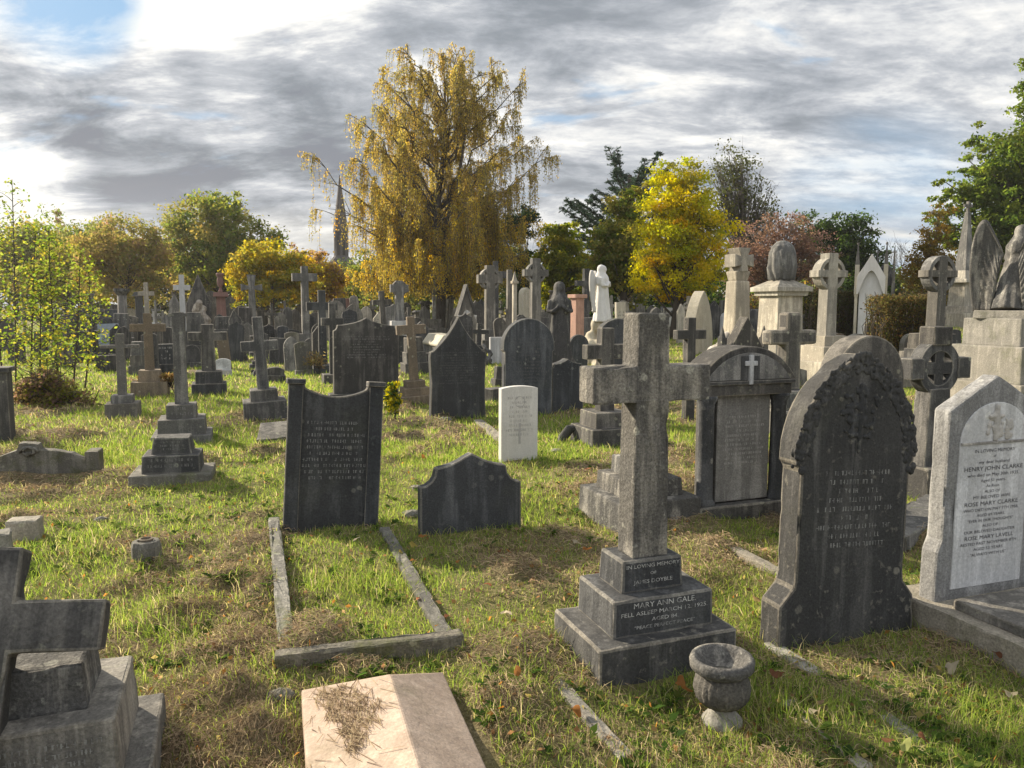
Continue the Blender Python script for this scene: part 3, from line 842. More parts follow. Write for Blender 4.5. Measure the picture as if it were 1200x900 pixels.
# -- tapered shaft on three broad steps behind the tall cross
x, y, h = dims(747, 606, 425, 20)
rt = thing('tapered_pillar', 'tapering pale edged pillar on three broad steps, half hidden by the tall cross', 'pillar', x + .02, y + .1, 20, foot=(.36, .36))
z = steps(rt, [(.66, .12), (.46, .125), (.3, .125)], 'gale', .012)
MB().box(0, 0, z - .004, .19, .17, h - z, top=.66).build('shaft', 'kerb', rt, .01)

# -- stepped base without a cross, left
x, y, h = dims(197, 565, 513, 20)
rt = thing('stepped_base', 'low two step dark base without a cross in the left grass', 'cross base', x, y + .12, 17, lean=1, foot=(.36, .28))
MB().box(0, 0, -SINK, .66, .5, SINK + .08).build('base_step', 'moss', rt, .014, 2, jit=.002)
MB().box(0, 0.0, .076, .475, .36, .16, top=.97).build('base_step', 'soot', rt, .012, 2, jit=.002)
b3 = MB().box(0, .01, .23, .335, .26, .15, top=.86).build('base_step', 'soot', rt, .014, 2, jit=.002)
worn_rows(b3, .25, .35, .26, 3, -.118, 'letf', 31)
worn_rows(rt, .38, .21, .11, 2, -.184, 'letf', 32)

# -- low scrolled kerb wall at the left edge
x, y = G(42, 560)
rt = thing('low_grave_wall', 'low curved grave wall with scrolled middle and square end post, left edge', 'grave wall', x, y + .2, 16, foot=(.5, .16))
pts = [(-.55, -.15), (.32, -.15), (.32, .1), (.2, .17), (.05, .205), (-.05, .215), (-.06, .27), (-.21, .285), (-.23, .22), (-.4, .16), (-.55, .07)]
MB().prism(pts, -.06, .06).build('wall', 'moss', rt, .012, 2, jit=.003)
MB().box(.375, -.02, -.15, .11, .2, .34).build('end_post', 'moss', rt, .012, 2, jit=.003)
m = MB()
for q in (-1, 1):
    m.tube([(-.135 + q * .07, -.075, .2 + .04 * math.sin(i * .7) - .004 * i) if False else (-.135 + q * (.075 - .008 * i) * math.cos(i * .8), -.07, .2 + (.06 - .006 * i) * math.sin(i * .8)) for i in range(9)], .014, 6)
m.build('scroll', 'moss', rt, 0, smooth=True)

# -- square pillar at the left edge
x, y, h = dims(3, 516, 430, 20)
rt = thing('square_pillar', 'dark square stone pillar with flat cap at the left edge of the view', 'pillar', x, y, 20, foot=(.15, .15))
MB().box(0, 0, -SINK, .22, .22, SINK + h - .05).build('shaft', 'soot', rt, .01)
MB().box(0, 0, h - .055, .27, .27, .055).build('cap', 'soot', rt, .01)

# -- small post stones
x, y = G(30, 632); rt = MB().box(0, 0, -.15, .2, .13, .29, top=.93).build('post_stone', 'kerb', None, .014, 2, jit=.004); rt.location = (x, y, g1(x, y)); rt.rotation_euler = (0, 0, R(14)); tag(rt, 'small square mossy corner post in the grass behind the propped fallen cross', 'post stone')
x, y = G(2, 652); rt = MB().box(0, 0, -.15, .12, .16, .3, top=.93).build('post_stone', 'kerb', None, .012, 2, jit=.004); rt.location = (x, y, g1(x, y)); rt.rotation_euler = (0, 0, R(30)); tag(rt, 'pale post stone cut by the left edge, above the propped fallen cross', 'post stone')
x, y = G(172, 653)
rt = thing('flower_holder', 'small eight sided stone flower holder alone in the grass', 'flower holder', x, y, 10)
MB().lathe([(.085, -.1), (.088, .07), (.078, .1), (.05, .104), (.045, .09)], n=8).build('body', 'moss', rt, .006)
MB().lathe([(.04, .09), (.042, .113), (.03, .115), (.028, .1)], n=12).build('metal_rim', 'rust', rt, 0)

# -- kerb runs on the right and flat slabs
kerb_line('kerb_stone', 'long worn kerb running towards the viewer from the black foliage carved headstone', [G(902, 758), G(1135, 905)], .075, .012)
kerb_line('kerb_stone', 'short grey kerb half buried in grass beside the small urn', [G(922, 822), G(1015, 905)], .06, .012)
kerb_line('kerb_stone', 'buried kerb edge in the grass below the left steps of the tall cross', [G(652, 796), G(735, 893)], .06, .006)
kerb_line('kerb_stone', 'pale kerb lying beyond the black foliage carved headstone', [G(1032, 640), G(1110, 600)], .3, .1, mat='grey')
kerb_line('kerb_stone', 'thin kerb in the grass right of the arched pediment monument', [G(860, 640), G(935, 690)], .07, .02)
kerb_line('kerb_stone', 'pale kerb edge running towards the broad low black headstone', [G(560, 497), G(600, 526)], .12, .05)
kerb_line('kerb_stone', 'low kerb in front of the pedestal, left of the round headed dark headstone', [G(571, 470), G(590, 468)], .25, .2, mat='soot')
x, y = G(322, 518)
rt = MB().box(0, 0, -.1, .46, .5, .2).build('ledger_slab', 'grey', None, .012, 2, jit=.003); rt.location = (x, y + .2, g1(x, y) + .02); rt.rotation_euler = (R(14), R(-3), R(12)); tag(rt, 'flat tilted grey slab lying left of the leaning scooped headstone', 'grave slab')
FOOT.append((x, y + .2, R(12), .25, .28))
# ------------------------------------------------------------------ middle distance headstones
headstone('dark headstone with steep ogee peak, left of the round headed one', 536, 66, 491, 371, 'ogee', .12, 'dark', lean=.5, lines=13, ins=(.66, .34))
headstone('dark round headed headstone standing behind the white war grave', 617, 60, 489, 373, 'headround', .13, 'dark', lean=.8, lines=14, ins=(.8, .35))
headstone('wide dark headstone with scooped shoulders and crest, beyond the scooped one', 429, 76, 469, 372, 'shoulder', .13, 'soot', lean=1, lines=9, ins=(.78, .5), lmat='letf', plinth=(1.14, .12, .3))
headstone('pale pointed headstone in full sun right of the yellow maple', 818, 27, 413, 341, 'gothic', .3, 'cream', a=62)
headstone('dark arched headstone with small peak behind the arm of the black cross', 722, 40, 468, 373, 'segment', .14, 'dark', rise=.14)
headstone('small white headstone between the ogee peaked and the round headed stones', 583, 18, 426, 395, 'flat', .12, 'marble')
headstone('dark twin shouldered stone low in the gap right of the round headed headstone', 662, 36, 482, 420, 'shoulder', .2, 'dark')

# crosses
cross('grey Latin cross leaning slightly on three steps, left of the steep ogee headstone', 487, 472, 371, 10, 34, 386, 11, st=((40, 10), (30, 9), (22, 8)), mat='rust', lean=-3)
cross('dark Latin cross with a curved scroll at its foot, left of the tall speckled cross', 708, 520, 384, 17, 48, 412, 17, st=((56, 22), (40, 18)), mat='soot')
cross('dark plain cross peeping out beyond the right arm of the tall speckled cross', 806, 492, 372, 11, 34, 392, 11, mat='soot')
cross('blunt dark rounded cross right of the arched pediment monument', 921, 505, 366, 19, 54, 395, 17, st=((44, 28), (36, 22)), mat='soot', bevel=.035)
cross('slim grey cross with thin arms on a square base, near the yellow saplings', 145, 487, 391, 11, 46, 406, 4, st=((40, 16), (26, 9)), mat='grey', taper=.95)
cross('broad tapering shaft with stubby top on three lettered steps in the left grass', 215, 516, 366, 16, 22, 369, 4, st=((72, 10), (56, 18), (36, 16)), mat='grey', lines=2)
cross('brown grey cross with drooping grass round its steps, behind the thin armed cross', 177, 462, 367, 11, 42, 384, 9, st=((44, 16), (26, 13)), mat='rust')
cross('dark cross rising from a lettered black pedestal, right of the broad tapering shaft', 246, 462, 380, 17, 46, 394, 10, st=((42, 14), (32, 14)), mat='soot', smat='dark')
cross('dark broad armed wheel cross leaning right on a wide base', 311, 484, 371, 14, 44, 405, 12, st=((52, 16), (33, 13)), mat='soot', lean=-3, ring=.45)
cross('tall pale Latin cross against the golden bushes', 359, 408, 312, 9, 29, 325, 9, st=((34, 9), (22, 8)), mat='grey', t=.4)
cross('black cross in front of the pale Latin cross', 379, 437, 340, 10, 36, 359, 10, mat='dark', st=((26, 10),))
cross('black cross half hidden behind the wide scooped shoulder headstone', 391, 448, 355, 9, 26, 377, 9, st=((26, 10),), mat='soot')
cross('slim dark cross behind the wide scooped shoulder headstone', 452, 420, 341, 7, 22, 354, 6, mat='soot', st=((20, 8),), lean=-3)
cross('grey wheel headed cross on a white pedestal under the birch', 469, 420, 329, 10, 21, 338, 9, st=((30, 24), (24, 20)), mat='grey', smat='marble', ring=.85)
cross('tall ringed cross on a pale shaft, right of the birch trunk', 574, 412, 311, 11, 28, 327, 10, st=((26, 14), (18, 12)), mat='grey', ring=.85)
cross('narrow plain cross beside the ringed cross, its arm reaching right', 581, 402, 306, 6, 34, 322, 8, mat='soot', st=((20, 9),))
cross('tall Celtic cross with pierced ring, behind the round headed headstone', 627, 428, 303, 11, 28, 320, 8, st=((34, 14), (24, 12)), mat='grey', ring=.78)
cross('dark cross standing far back behind the pink granite pillar', 686, 404, 315, 7, 24, 332, 6, st=((20, 10),), mat='soot')
cross('small ringed cross far back in front of the birch trunk', 509, 396, 328, 4, 13, 337, 4, st=((22, 12), (14, 10)), mat='grey', ring=.75)
cross('flared arm cross among the far graves by the red granite column', 297, 398, 322, 9, 25, 337, 6, st=((18, 12),), mat='grey', flare=.35)
cross('tall Celtic cross with wheel head on pale stepped base, right of the draped urn', 966, 444, 297, 12, 34, 321, 8, st=((52, 22), (40, 17), (26, 12)), mat='pale', ring=.88, t=.26)
cross('grey Celtic cross with pierced wheel beside the clipped hedge', 1093, 432, 301, 11, 34, 321, 8, st=((40, 20), (26, 14)), mat='grey', ring=.92, t=.28)

# dark Celtic cross with four holes near the right
x, y, h = dims(1086, 582, 386, 20)
rt = thing('celtic_cross', 'dark stubby Celtic cross with four round holes, beside the white marble headstone', 'cross', x, y, 20, foot=(.2, .2))
az = at_depth(1090, 431, y)[2] - g1(x, y)
MB().box(0, 0, -SINK, .4, .36, SINK + .27, top=.94).build('base_step', 'soot', rt, .015, 2, jit=.003)
MB().prism([(-.13, .26), (.13, .26), (.105, az - .16), (-.105, az - .16)], -.075, .075).build('shaft', 'soot', rt, .01, 2, jit=.002)
MB().prism(cross_outline(az - .2, h - .02, .048, .048, .2, az, .048), -.05, .05).build('cross', 'soot', rt, .006)
MB().ring(0, az, .135, .215, -.058, .058, 40).build('wheel', 'soot', rt, .008)
for px_, pz_, sx_, sz_ in ((0, h - .05, .19, .15), (-.245, az, .13, .17), (.245, az, .13, .17)):
    MB().box(px_, 0, pz_ - sz_ / 2, sx_, .15, sz_).build('arm_end', 'soot', rt, .01, 2, jit=.002)

# curved scroll stone beside the black cross
x, y = G(672, 518)
rt = MB().tube([(-.16, 0, -.1), (-.13, 0, .06), (-.05, 0, .15), (.05, 0, .17), (.16, 0, .14), (.2, 0, .05)], [.05, .055, .055, .05, .05, .04], 8).build('scroll_stone', 'soot', None, 0, smooth=True)
rt.location = (x, y, g1(x, y)); rt.rotation_euler = (0, 0, R(20)); tag(rt, 'dark curling stone scroll at the foot of the black cross', 'scroll stone')

# ------------------------------------------------------------------ pedestals, urns, obelisks, statues
def pedestal(rt, blocks, mat, bevel=.012):
    """blocks: (width, height, taper) from the ground up"""
    z = 0
    for i, (w, h, tp, nm) in enumerate(blocks):
        MB().box(0, 0, z - (SINK if i == 0 else .005), w, w, h + (SINK if i == 0 else .005), top=tp).build(nm, mat, rt, bevel)
        z += h
    return z

# draped urn on a tall pedestal
x, y, h = dims(912, 432, 277, 20); k = y / FPX
rt = thing('draped_urn_monument', 'tall square pale pedestal carrying a draped urn', 'monument', x, y, 20, foot=(.6, .6))
z = pedestal(rt, [(1.02, 18 * k, .97, 'plinth'), (.9, 15 * k, .96, 'plinth'), (.72, 52 * k, .93, 'die'), (.82, 5 * k, 1.05, 'cornice'), (.98, 5 * k, 1.0, 'cornice')], 'pale')
MB().add([(-.47, -.47, z), (.47, -.47, z), (.47, .47, z), (-.47, .47, z), (0, 0, z + .26)], [(0, 1, 4), (1, 2, 4), (2, 3, 4), (3, 0, 4), (3, 2, 1, 0)]).build('pyramid_cap', 'pale', rt, 0)
m = MB().lathe([(.16, z + .05), (.2, z + .15), (.27, z + .3), (.3, z + .5), (.29, z + .75), (.24, z + .93), (.13, z + 1.03), (.05, z + 1.06)], n=40, fold=.07, nf=9)
for i in range(10):
    a = i * .63
    m.tube([(.1 * math.cos(a), .1 * math.sin(a), z + 1.03), (.27 * math.cos(a + .2), .27 * math.sin(a + .2), z + .8), (.3 * math.cos(a + .35), .3 * math.sin(a + .35), z + .45), (.26 * math.cos(a + .5), .26 * math.sin(a + .5), z + .15)], [.03, .04, .05, .04], 6)
m.build('draped_urn', 'grey', rt, 0, remesh=.03)

# tapered pillar with a small cross head on a rough rock base
x, y, h = dims(862, 420, 291, 20); k = y / FPX
rt = thing('pillar_monument', 'tapering pale pillar topped by a carved cross on a rough rock base', 'monument', x, y, 22, foot=(.6, .6))
m = MB(); rr = random.Random(8)
for i in range(46):
    a = rr.uniform(0, 6.28); q = rr.random() ** .5; zz = rr.uniform(-.1, .9) * (1.1 - q)
    m.ball((.62 * q * math.cos(a), .62 * q * math.sin(a), zz + .05), rr.uniform(.13, .26), 7)
m.build('rock_base', 'rock', rt, 0, remesh=.05)
zt = h
MB().box(0, 0, .6, .52, .52, h - 1.45, top=.84).build('shaft', 'pale', rt, .05)
MB().box(0, 0, h - .86, .36, .36, .26, top=1.3).build('neck', 'pale', rt, .04)
m = MB().prism([(-.14, h - .62), (.14, h - .62), (.1, h - .45), (.3, h - .5), (.3, h - .16), (.1, h - .22), (.2, h), (-.2, h), (-.1, h - .22), (-.3, h - .16), (-.3, h - .5), (-.1, h - .45)], -.25, .2)
m.build('cross_head', 'pale', rt, .02)

# dark gable with small pinnacles behind the pedimented monument
x, y, h = dims(869, 458, 371, 20); k = y / FPX
rt = thing('gabled_headstone', 'black steep gabled headstone with small pinnacles behind the curved pediment', 'headstone', x, y, 20, foot=(.5, .15))
MB().prism(outline('gable', 26 * k, h, s=.52), -.12, .12).build('slab', 'soot', rt, .012)
for q in (-1, 1):
    MB().box(q * 29 * k, 0, -SINK, .1, .14, SINK + h * .72).box(q * 29 * k, 0, h * .72 - .004, .08, .1, h * .16, top=.1).build('pinnacle', 'soot', rt, 0)

# obelisk on stepped pedestal
x, y, h = dims(1126, 383, 236, 20); k = y / FPX
rt = thing('obelisk', 'tall slim obelisk with cross finial on a stepped square pedestal', 'obelisk', x, y, 22, foot=(1, 1))
W = lambda p: p * k * .74
z = pedestal(rt, [(W(48), 16 * k, .96, 'plinth'), (W(42), 8 * k, .86, 'plinth'), (W(30), 27 * k, .88, 'die'), (W(42), 4 * k, 1.0, 'cornice'), (W(26), 10 * k, .8, 'shaft_base')], 'pale', .02)
MB().box(0, 0, z - .005, W(19), W(19), h - z - 12 * k, top=.3).build('shaft', 'grey', rt, .01)
zz = h - 12 * k
MB().prism(cross_outline(zz - .02, h, .07, .06, .28, h - 5 * k, .07), -.06, .06).build('finial', 'grey', rt, .01)

# big weeping angel, its pedestal cut by the right edge
x, y, h = dims(1180, 474, 372, 20); k = y / FPX
rt = thing('angel_pedestal', 'broad three course stone pedestal under the big winged angel', 'pedestal', x + .35, y + .5, 20, foot=(.9, .9))
z = pedestal(rt, [(1.5, h * .26, .98, 'plinth'), (1.3, h * .42, .98, 'plinth'), (1.0, h * .32, .985, 'die')], 'kerb', .02)
ax_, ay_ = x + .33, y + .5
rt = thing('angel_statue', 'large weathered stone angel with tall folded wings on a broad pedestal', 'statue', ax_, ay_, 128, z=g1(x + .35, y + .5) + z)
MB().box(0, 0, -.01, .86, .86, .13, top=.98).build('statue_base', 'kerb', rt, .015)
b = figure(rt, 1.38, 'gale', 'statue_body', seed=2, res=.02, wide=1.28)
b.location = (0, .12, .1); b.rotation_euler = (R(13), 0, 0)
for q in (-1, 1):
    o = wing(rt, q, .66, 'gale', (q * .07, .2, 1.05), .52, .95)

# white angel on a rock pedestal
x, y, h = dims(705, 428, 372, 20); k = y / FPX
rt = thing('angel_statue', 'white winged angel statue on a pale rock pedestal, left of the yellow maple', 'statue', x, y, 72, foot=(.5, .5))
hb = at_depth(705, 374, y)[2] - g1(x, y)
m = MB(); rr = random.Random(5)
for i in range(26):
    a = rr.uniform(0, 6.28); q = rr.random() ** .5
    m.ball((.3 * q * math.cos(a), .3 * q * math.sin(a), rr.uniform(-.1, hb - .12)), rr.uniform(.13, .2), 7)
m.build('rock_pedestal', 'cream', rt, 0, remesh=.045)
ha = at_depth(705, 308, y)[2] - at_depth(705, 374, y)[2]
b = figure(rt, ha, 'white', 'statue_body', seed=1); b.location = (0, 0, hb - .06)
for q in (-1, 1):
    wing(rt, q, ha * .2, 'white', (q * .03, .12, hb + ha * .72), ha * .16, ha * .6)

# robed figure on a rocky base
x, y, h = dims(655, 470, 330, 20); k = y / FPX
hb = at_depth(655, 420, y)[2] - g1(x, y)
rt = thing('robed_statue', 'dark veiled statue in long robes on a rocky base behind the round headed headstone', 'statue', x, y, 5, foot=(.4, .4))
m = MB(); rr = random.Random(6)
for i in range(26):
    a = rr.uniform(0, 6.28); q = rr.random() ** .5
    m.ball((.3 * q * math.cos(a), .3 * q * math.sin(a), rr.uniform(-.1, hb - .1)), rr.uniform(.1, .16), 7)
m.build('rock_base', 'soot', rt, 0, remesh=.035)
b = figure(rt, h - hb + .05, 'soot', 'statue_body', seed=0); b.location = (0, 0, hb - .06)

# pink granite pillar, red column, small gothic shrine, pillar crosses
x, y, h = dims(676, 422, 345, 20); k = y / FPX
rt = thing('granite_pillar', 'square pink granite pillar with flat cap left of the white angel', 'pillar', x, y, 30, foot=(.3, .3))
pedestal(rt, [(.5, .2, .95, 'plinth'), (.28, h - .3, .97, 'shaft'), (.4, .1, 1.0, 'cap')], 'pink')
x, y, h = dims(261, 404, 320, 20); k = y / FPX
rt = thing('granite_column', 'red granite column with moulded cap and small urn among the left graves', 'column', x, y, 20, foot=(.4, .4))
z = pedestal(rt, [(22 * k, 12 * k, .9, 'plinth'), (15 * k, 18 * k, .9, 'die'), (11 * k, 26 * k, .85, 'shaft'), (17 * k, 5 * k, .9, 'cap')], 'red')
MB().lathe([(r_, z + q_) for r_, q_ in urn_profile(4.5 * k, h - z)], n=16).build('urn', 'red', rt, 0, smooth=True)
x, y, h = dims(546, 408, 333, 20); k = y / FPX
rt = thing('gothic_shrine_headstone', 'grey gothic shrine headstone with arched niche and steep roof', 'headstone', x, y, 20, foot=(.5, .3))
MB().prism(outline('gable', 9 * k, h * .93, s=.6), -.15, .2).build('body', 'grey', rt, .015)
MB().prism([(-12 * k, h * .5), (-9 * k, h * .5), (0, h * .9), (9 * k, h * .5), (12 * k, h * .5), (0, h)], -.22, .25).build('gable_roof', 'soot', rt, .01)
MB().prism(outline('gothic', 5 * k, h * .6), -.17, -.14).build('niche', 'marble', rt, .0)
for q in (-1, 1):
    MB().lathe([(.05, 0), (.05, h * .48), (.07, h * .52)], cx=q * 9.5 * k, cy=-.2, n=10).build('column', 'marble', rt, 0, smooth=True)
x, y, h = dims(597, 410, 316, 20); k = y / FPX
rt = thing('stone_pillar', 'plain tall grey pillar between the two Celtic crosses', 'pillar', x, y, 20, foot=(.3, .3))
pedestal(rt, [(14 * k, 14 * k, .9, 'plinth'), (7 * k, h - 14 * k, .8, 'shaft')], 'grey')
x, y, h = dims(603, 412, 318, 20); k = y / FPX
rt = thing('gothic_pinnacle', 'slender pale gothic pinnacle with pyramid top beside the plain tall pillar', 'pinnacle', x, y, 20, foot=(.3, .3))
z = pedestal(rt, [(11 * k, 20 * k, .8, 'plinth'), (5 * k, h - 34 * k, .9, 'shaft'), (7.5 * k, 3 * k, 1, 'cap')], 'pale')
MB().box(0, 0, z, 5 * k, 5 * k, h - z, top=.1).build('spirelet', 'pale', rt, .005)
headstone('tall cream pointed stone beyond the pierced Celtic cross', 615, 9, 403, 337, 'gothic', .3, 'cream', a=40, name='headstone')

# chest tomb in the sun and white lettered tablets
x, y = G(518, 424)
rt = thing('chest_tomb', 'pale coped chest tomb left of the steep ogee headstone', 'chest tomb', x, y + .3, 20, foot=(.5, 1))
MB().box(0, 0, -SINK, .62, 1.5, SINK + .42).build('chest', 'grey', rt, .02)
MB().prism([(-.36, .415), (.36, .415), (.38, .47), (.2, .72), (-.2, .72), (-.38, .47)], -.85, .85).build('coped_lid', 'cream', rt, .02)
x, y, h = dims(129, 418, 379, 20)
rt = thing('tablet_headstone', 'blue grey lettered tablet on a dark block near the left saplings', 'headstone', x, y, 20, lean=-2, foot=(.4, .2))
MB().box(0, 0, -SINK, .62, .4, SINK + h * .35).build('plinth', 'dark', rt, .015)
tb = MB().prism([(-.28, h * .34), (.28, h * .34), (.28, h), (-.28, h)], -.06, .06).build('tablet', 'blue', rt, .01); tb.rotation_euler = (R(-12), 0, 0)
worn_rows(tb, .44, h * .9, h * .42, 6, -.0625, 'lets', 40)
x, y, h = dims(340, 414, 386, 20)
rt = thing('tablet_headstone', 'black granite tablet with pale rows of lettering, left of the black crosses', 'headstone', x, y, 20, foot=(.4, .2))
sl = MB().prism(outline('segment', 11 * y / FPX, h, rise=.05), -.08, .08).build('slab', 'gran', rt, .01)
worn_rows(sl, 18 * y / FPX, h * .88, h * .25, 5, -.083, 'lets', 41)

# grotto memorial with rockwork and a steep gable
x, y, h = dims(235, 402, 321, 20); k = y / FPX
rt = thing('rockwork_memorial', 'dark gabled memorial with a whitish rock grotto beside the red column', 'memorial', x, y, 20, foot=(.8, .5))
MB().prism(outline('gable', 14 * k, h, s=.55), -.1, .3).build('gable', 'soot', rt, .02)
m = MB(); rr = random.Random(15)
for i in range(150):
    q = rr.uniform(-1, 1)
    m.ball((q * 14 * k, -.16 + rr.uniform(-.14, .08), rr.uniform(-.05, h * .5 * (1.25 - abs(q) * .8))), rr.uniform(.08, .17), 6)
m.build('rockwork', 'rock', rt, 0, remesh=.035)
x, y, h = dims(146, 408, 338, 20); k = y / FPX
rt = thing('broken_column', 'round broken column with dark capital behind the thin armed cross', 'column', x, y, 20, foot=(.4, .4))
MB().box(0, 0, -SINK, 20 * k, 20 * k, SINK + 12 * k).build('plinth', 'soot', rt, .02)
MB().lathe([(6.5 * k, 12 * k - .01), (6.5 * k, 16 * k), (5.5 * k, 18 * k), (5 * k, h - 8 * k)], n=18).build('shaft', 'grey', rt, 0, smooth=True)
MB().lathe([(5 * k, h - 8.1 * k), (8.5 * k, h - 3 * k), (8.5 * k, h)], n=18).build('capital', 'soot', rt, 0)
cross('whitish Latin cross by the rockwork memorial', 174, 400, 331, 6, 19, 344, 5, st=((20, 10), (13, 8)), mat='pale')
cross('pale cross against the dark gabled memorial', 216, 404, 322, 7, 20, 337, 6, st=((18, 14),), mat='marble')

# ------------------------------------------------------------------ gothic canopy tombs behind the hedge
x, y, h = dims(1017, 406, 298, 20); k = y / FPX
rt = thing('gothic_canopy_tomb', 'white gothic canopy with pointed gable and pinnacles behind the hedge', 'canopy tomb', x, y, -25, foot=(1, 1))
hw = 15 * k
for sx in (-1, 1):
    for sy in (-1, 1):
        p = MB().lathe([(2.6 * k, -SINK), (2.6 * k, 3 * k), (1.7 * k, 5 * k), (1.6 * k, h - 50 * k), (2.4 * k, h - 46 * k)], cx=sx * hw, cy=sy * .2, n=10).box(sx * hw, sy * .2, h - 46.1 * k, 4.6 * k, 4.6 * k, 34 * k).build('column', 'cream', rt, 0)
        MB().box(sx * hw, sy * .2, h - 12 * k, 4.6 * k, 4.6 * k, 24 * k, top=.14).ball((sx * hw, sy * .2, h + 12 * k), 1.3 * k, 6).build('pinnacle', 'grey', p, 0)
ai = [(-hw + 2 * k, h - 46 * k)] + [( -t_ * (hw - 2 * k), h - 46 * k + (1 - abs(t_) ** 1.7) * 27 * k) for t_ in (.8, .6, .4, .2, 0, -.2, -.4, -.6, -.8)] + [(hw - 2 * k, h - 46 * k)]
gab = [(hw, h - 46 * k), (hw, h - 26 * k), (0, h), (-hw, h - 26 * k), (-hw, h - 46 * k)]
for sy in (-.2, .2):
    MB().prism(ai[::1] + gab, sy - .1, sy + .1).build('gable', 'white', rt, .01)
MB().prism([(hw - .02, h - 30 * k), (0.0, h - 3 * k), (-hw + .02, h - 30 * k), (-hw * .9, h - 30 * k), (0, h - 9 * k), (hw * .9, h - 30 * k)], -.11, .11).build('roof', 'slate', rt, 0)
MB().prism(outline('gothic', hw * .8, h - 20 * k), -.16, .0).build('white_panel', 'white', rt, .01)
x, y, h = dims(1044, 408, 308, 20); k = y / FPX
rt = thing('gothic_canopy_tomb', 'dark pinnacled canopy sheltering an urn, right of the white gothic canopy', 'canopy tomb', x, y + .6, -25, foot=(1, 1))
for sx in (-1, 1):
    for sy in (-.6, .6):
        p = MB().box(sx * 9 * k, sy * .5, -SINK, 3.5 * k, 3.5 * k, h - 24 * k + SINK).build('column', 'grey', rt, 0)
        MB().box(sx * 9 * k, sy * .5, h - 24 * k, 3.6 * k, 3.6 * k, 44 * k, top=.18).build('pinnacle', 'grey', p, 0)
        MB().box(sx * 9 * k, sy * .5, h + 13 * k, 5 * k, .7 * k, .9 * k).build('finial', 'grey', p, 0)
MB().lathe([(11 * k, h - 26 * k), (10 * k, h - 18 * k), (6.5 * k, h - 6 * k), (2 * k, h), (.6 * k, h + 4 * k)], n=16).build('dome', 'soot', rt, 0)
MB().box(0, 0, -SINK, 16 * k, 16 * k, SINK + 34 * k).build('pedestal', 'pale', rt, .01)
MB().lathe([(r_, 34 * k - .01 + q_) for r_, q_ in urn_profile(6 * k, 30 * k)], n=18).build('urn', 'pale', rt, 0, smooth=True)
headstone('wide flat topped dark tomb in front of the clipped hedge', 1000, 66, 446, 418, 'flat', .5, 'soot', name='chest_tomb', cat='chest tomb')

# ------------------------------------------------------------------ church spire
sx_, sy_, _ = at_depth(400, 300, 115)
rt = thing('church', 'distant dark church spire with belfry openings between golden trees', 'church', sx_, sy_, 12, z=0)
zb0 = at_depth(400, 300, 115)[2]; z1 = at_depth(400, 272, 115)[2]; z2 = at_depth(400, 205, 115)[2]
def octo(r0, r1, za, zb, m):
    m.lathe([(r0, za), (r1, zb)], n=8); return m
MB().box(0, 0, -1, 4.0, 4.0, zb0 - .3).build('tower', 'spire', rt, .05)
octo(2.3, 1.12, zb0 - 1.5, zb0 - .1, MB()).build('broach', 'spire', rt, 0)
bel = octo(1.06, 1.0, zb0 - .2, z1, MB()).build('belfry', 'spire', rt, 0)
for i in range(8):
    a = R(22.5 + 45 * i)
    o = MB().prism(outline('gothic', .2, z1 - zb0 - .5), -.04, .06).build('belfry_opening', 'hole', bel, 0)
    o.location = (.97 * math.cos(a), .97 * math.sin(a), zb0 + .25); o.rotation_euler = (0, 0, a + R(90))
octo(1.13, .04, z1 - .05, z2, MB()).build('spire', 'spire', rt, 0)
MB().prism([(-2.2, 0), (2.2, 0), (2.2, zb0 - 3.4), (0, zb0 - 1.2), (-2.2, zb0 - 3.4)], .6, 9).build('nave', 'slate', rt, 0)
# ------------------------------------------------------------------ the many smaller graves further back
LAND = [(20, 'the yellow saplings'), (129, 'the blue grey tablet'), (146, 'the round broken column'), (177, 'the drooping grass cross'), (215, 'the broad tapering shaft'), (235, 'the rockwork memorial'),
        (261, 'the red granite column'), (311, 'the leaning wheel cross'), (340, 'the lettered black tablet'), (359, 'the tall pale Latin cross'), (380, 'the black crosses'), (429, 'the scooped shoulder headstone'), (469, 'the wheel cross on white pedestal'),
        (512, 'the birch trunk'), (536, 'the steep ogee headstone'), (574, 'the ringed cross'), (603, 'the pale gothic pinnacle'), (627, 'the pierced Celtic cross'), (655, 'the dark robed statue'), (676, 'the pink granite pillar'), (705, 'the white angel'),
        (760, 'the tall speckled cross'), (818, 'the cream pointed headstone'), (862, 'the pillar on rough rock'), (912, 'the draped urn pedestal'), (966, 'the stepped Celtic cross'), (1017, 'the white gothic canopy'),
        (1060, 'the clipped hedge'), (1093, 'the Celtic cross by the hedge'), (1126, 'the tall obelisk')]
USED = set()

def claim(words, px, yb):
    near = sorted(LAND, key=lambda q: abs(q[0] - px))
    opts = []
    for i, (lx, nm) in enumerate(near[:4]):
        if abs(lx - px) < 4: opts.append('behind ' + nm)
        opts.append(('just left of ' if lx > px else 'just right of ') + nm if abs(lx - px) < 26 else ('left of ' if lx > px else 'right of ') + nm)
        opts.append('in the far row beyond ' + nm if yb < 402 else 'in the second row beyond ' + nm)
    for o in opts:
        s = words + ' ' + o
        if s not in USED:
            USED.add(s); return s
    a, b = near[0], near[1]
    s = words + ' between ' + a[1].replace('the ', '', 1) + ' and ' + b[1].replace('the ', '', 1)
    while s in USED: s = 'smaller ' + s
    USED.add(s); return s

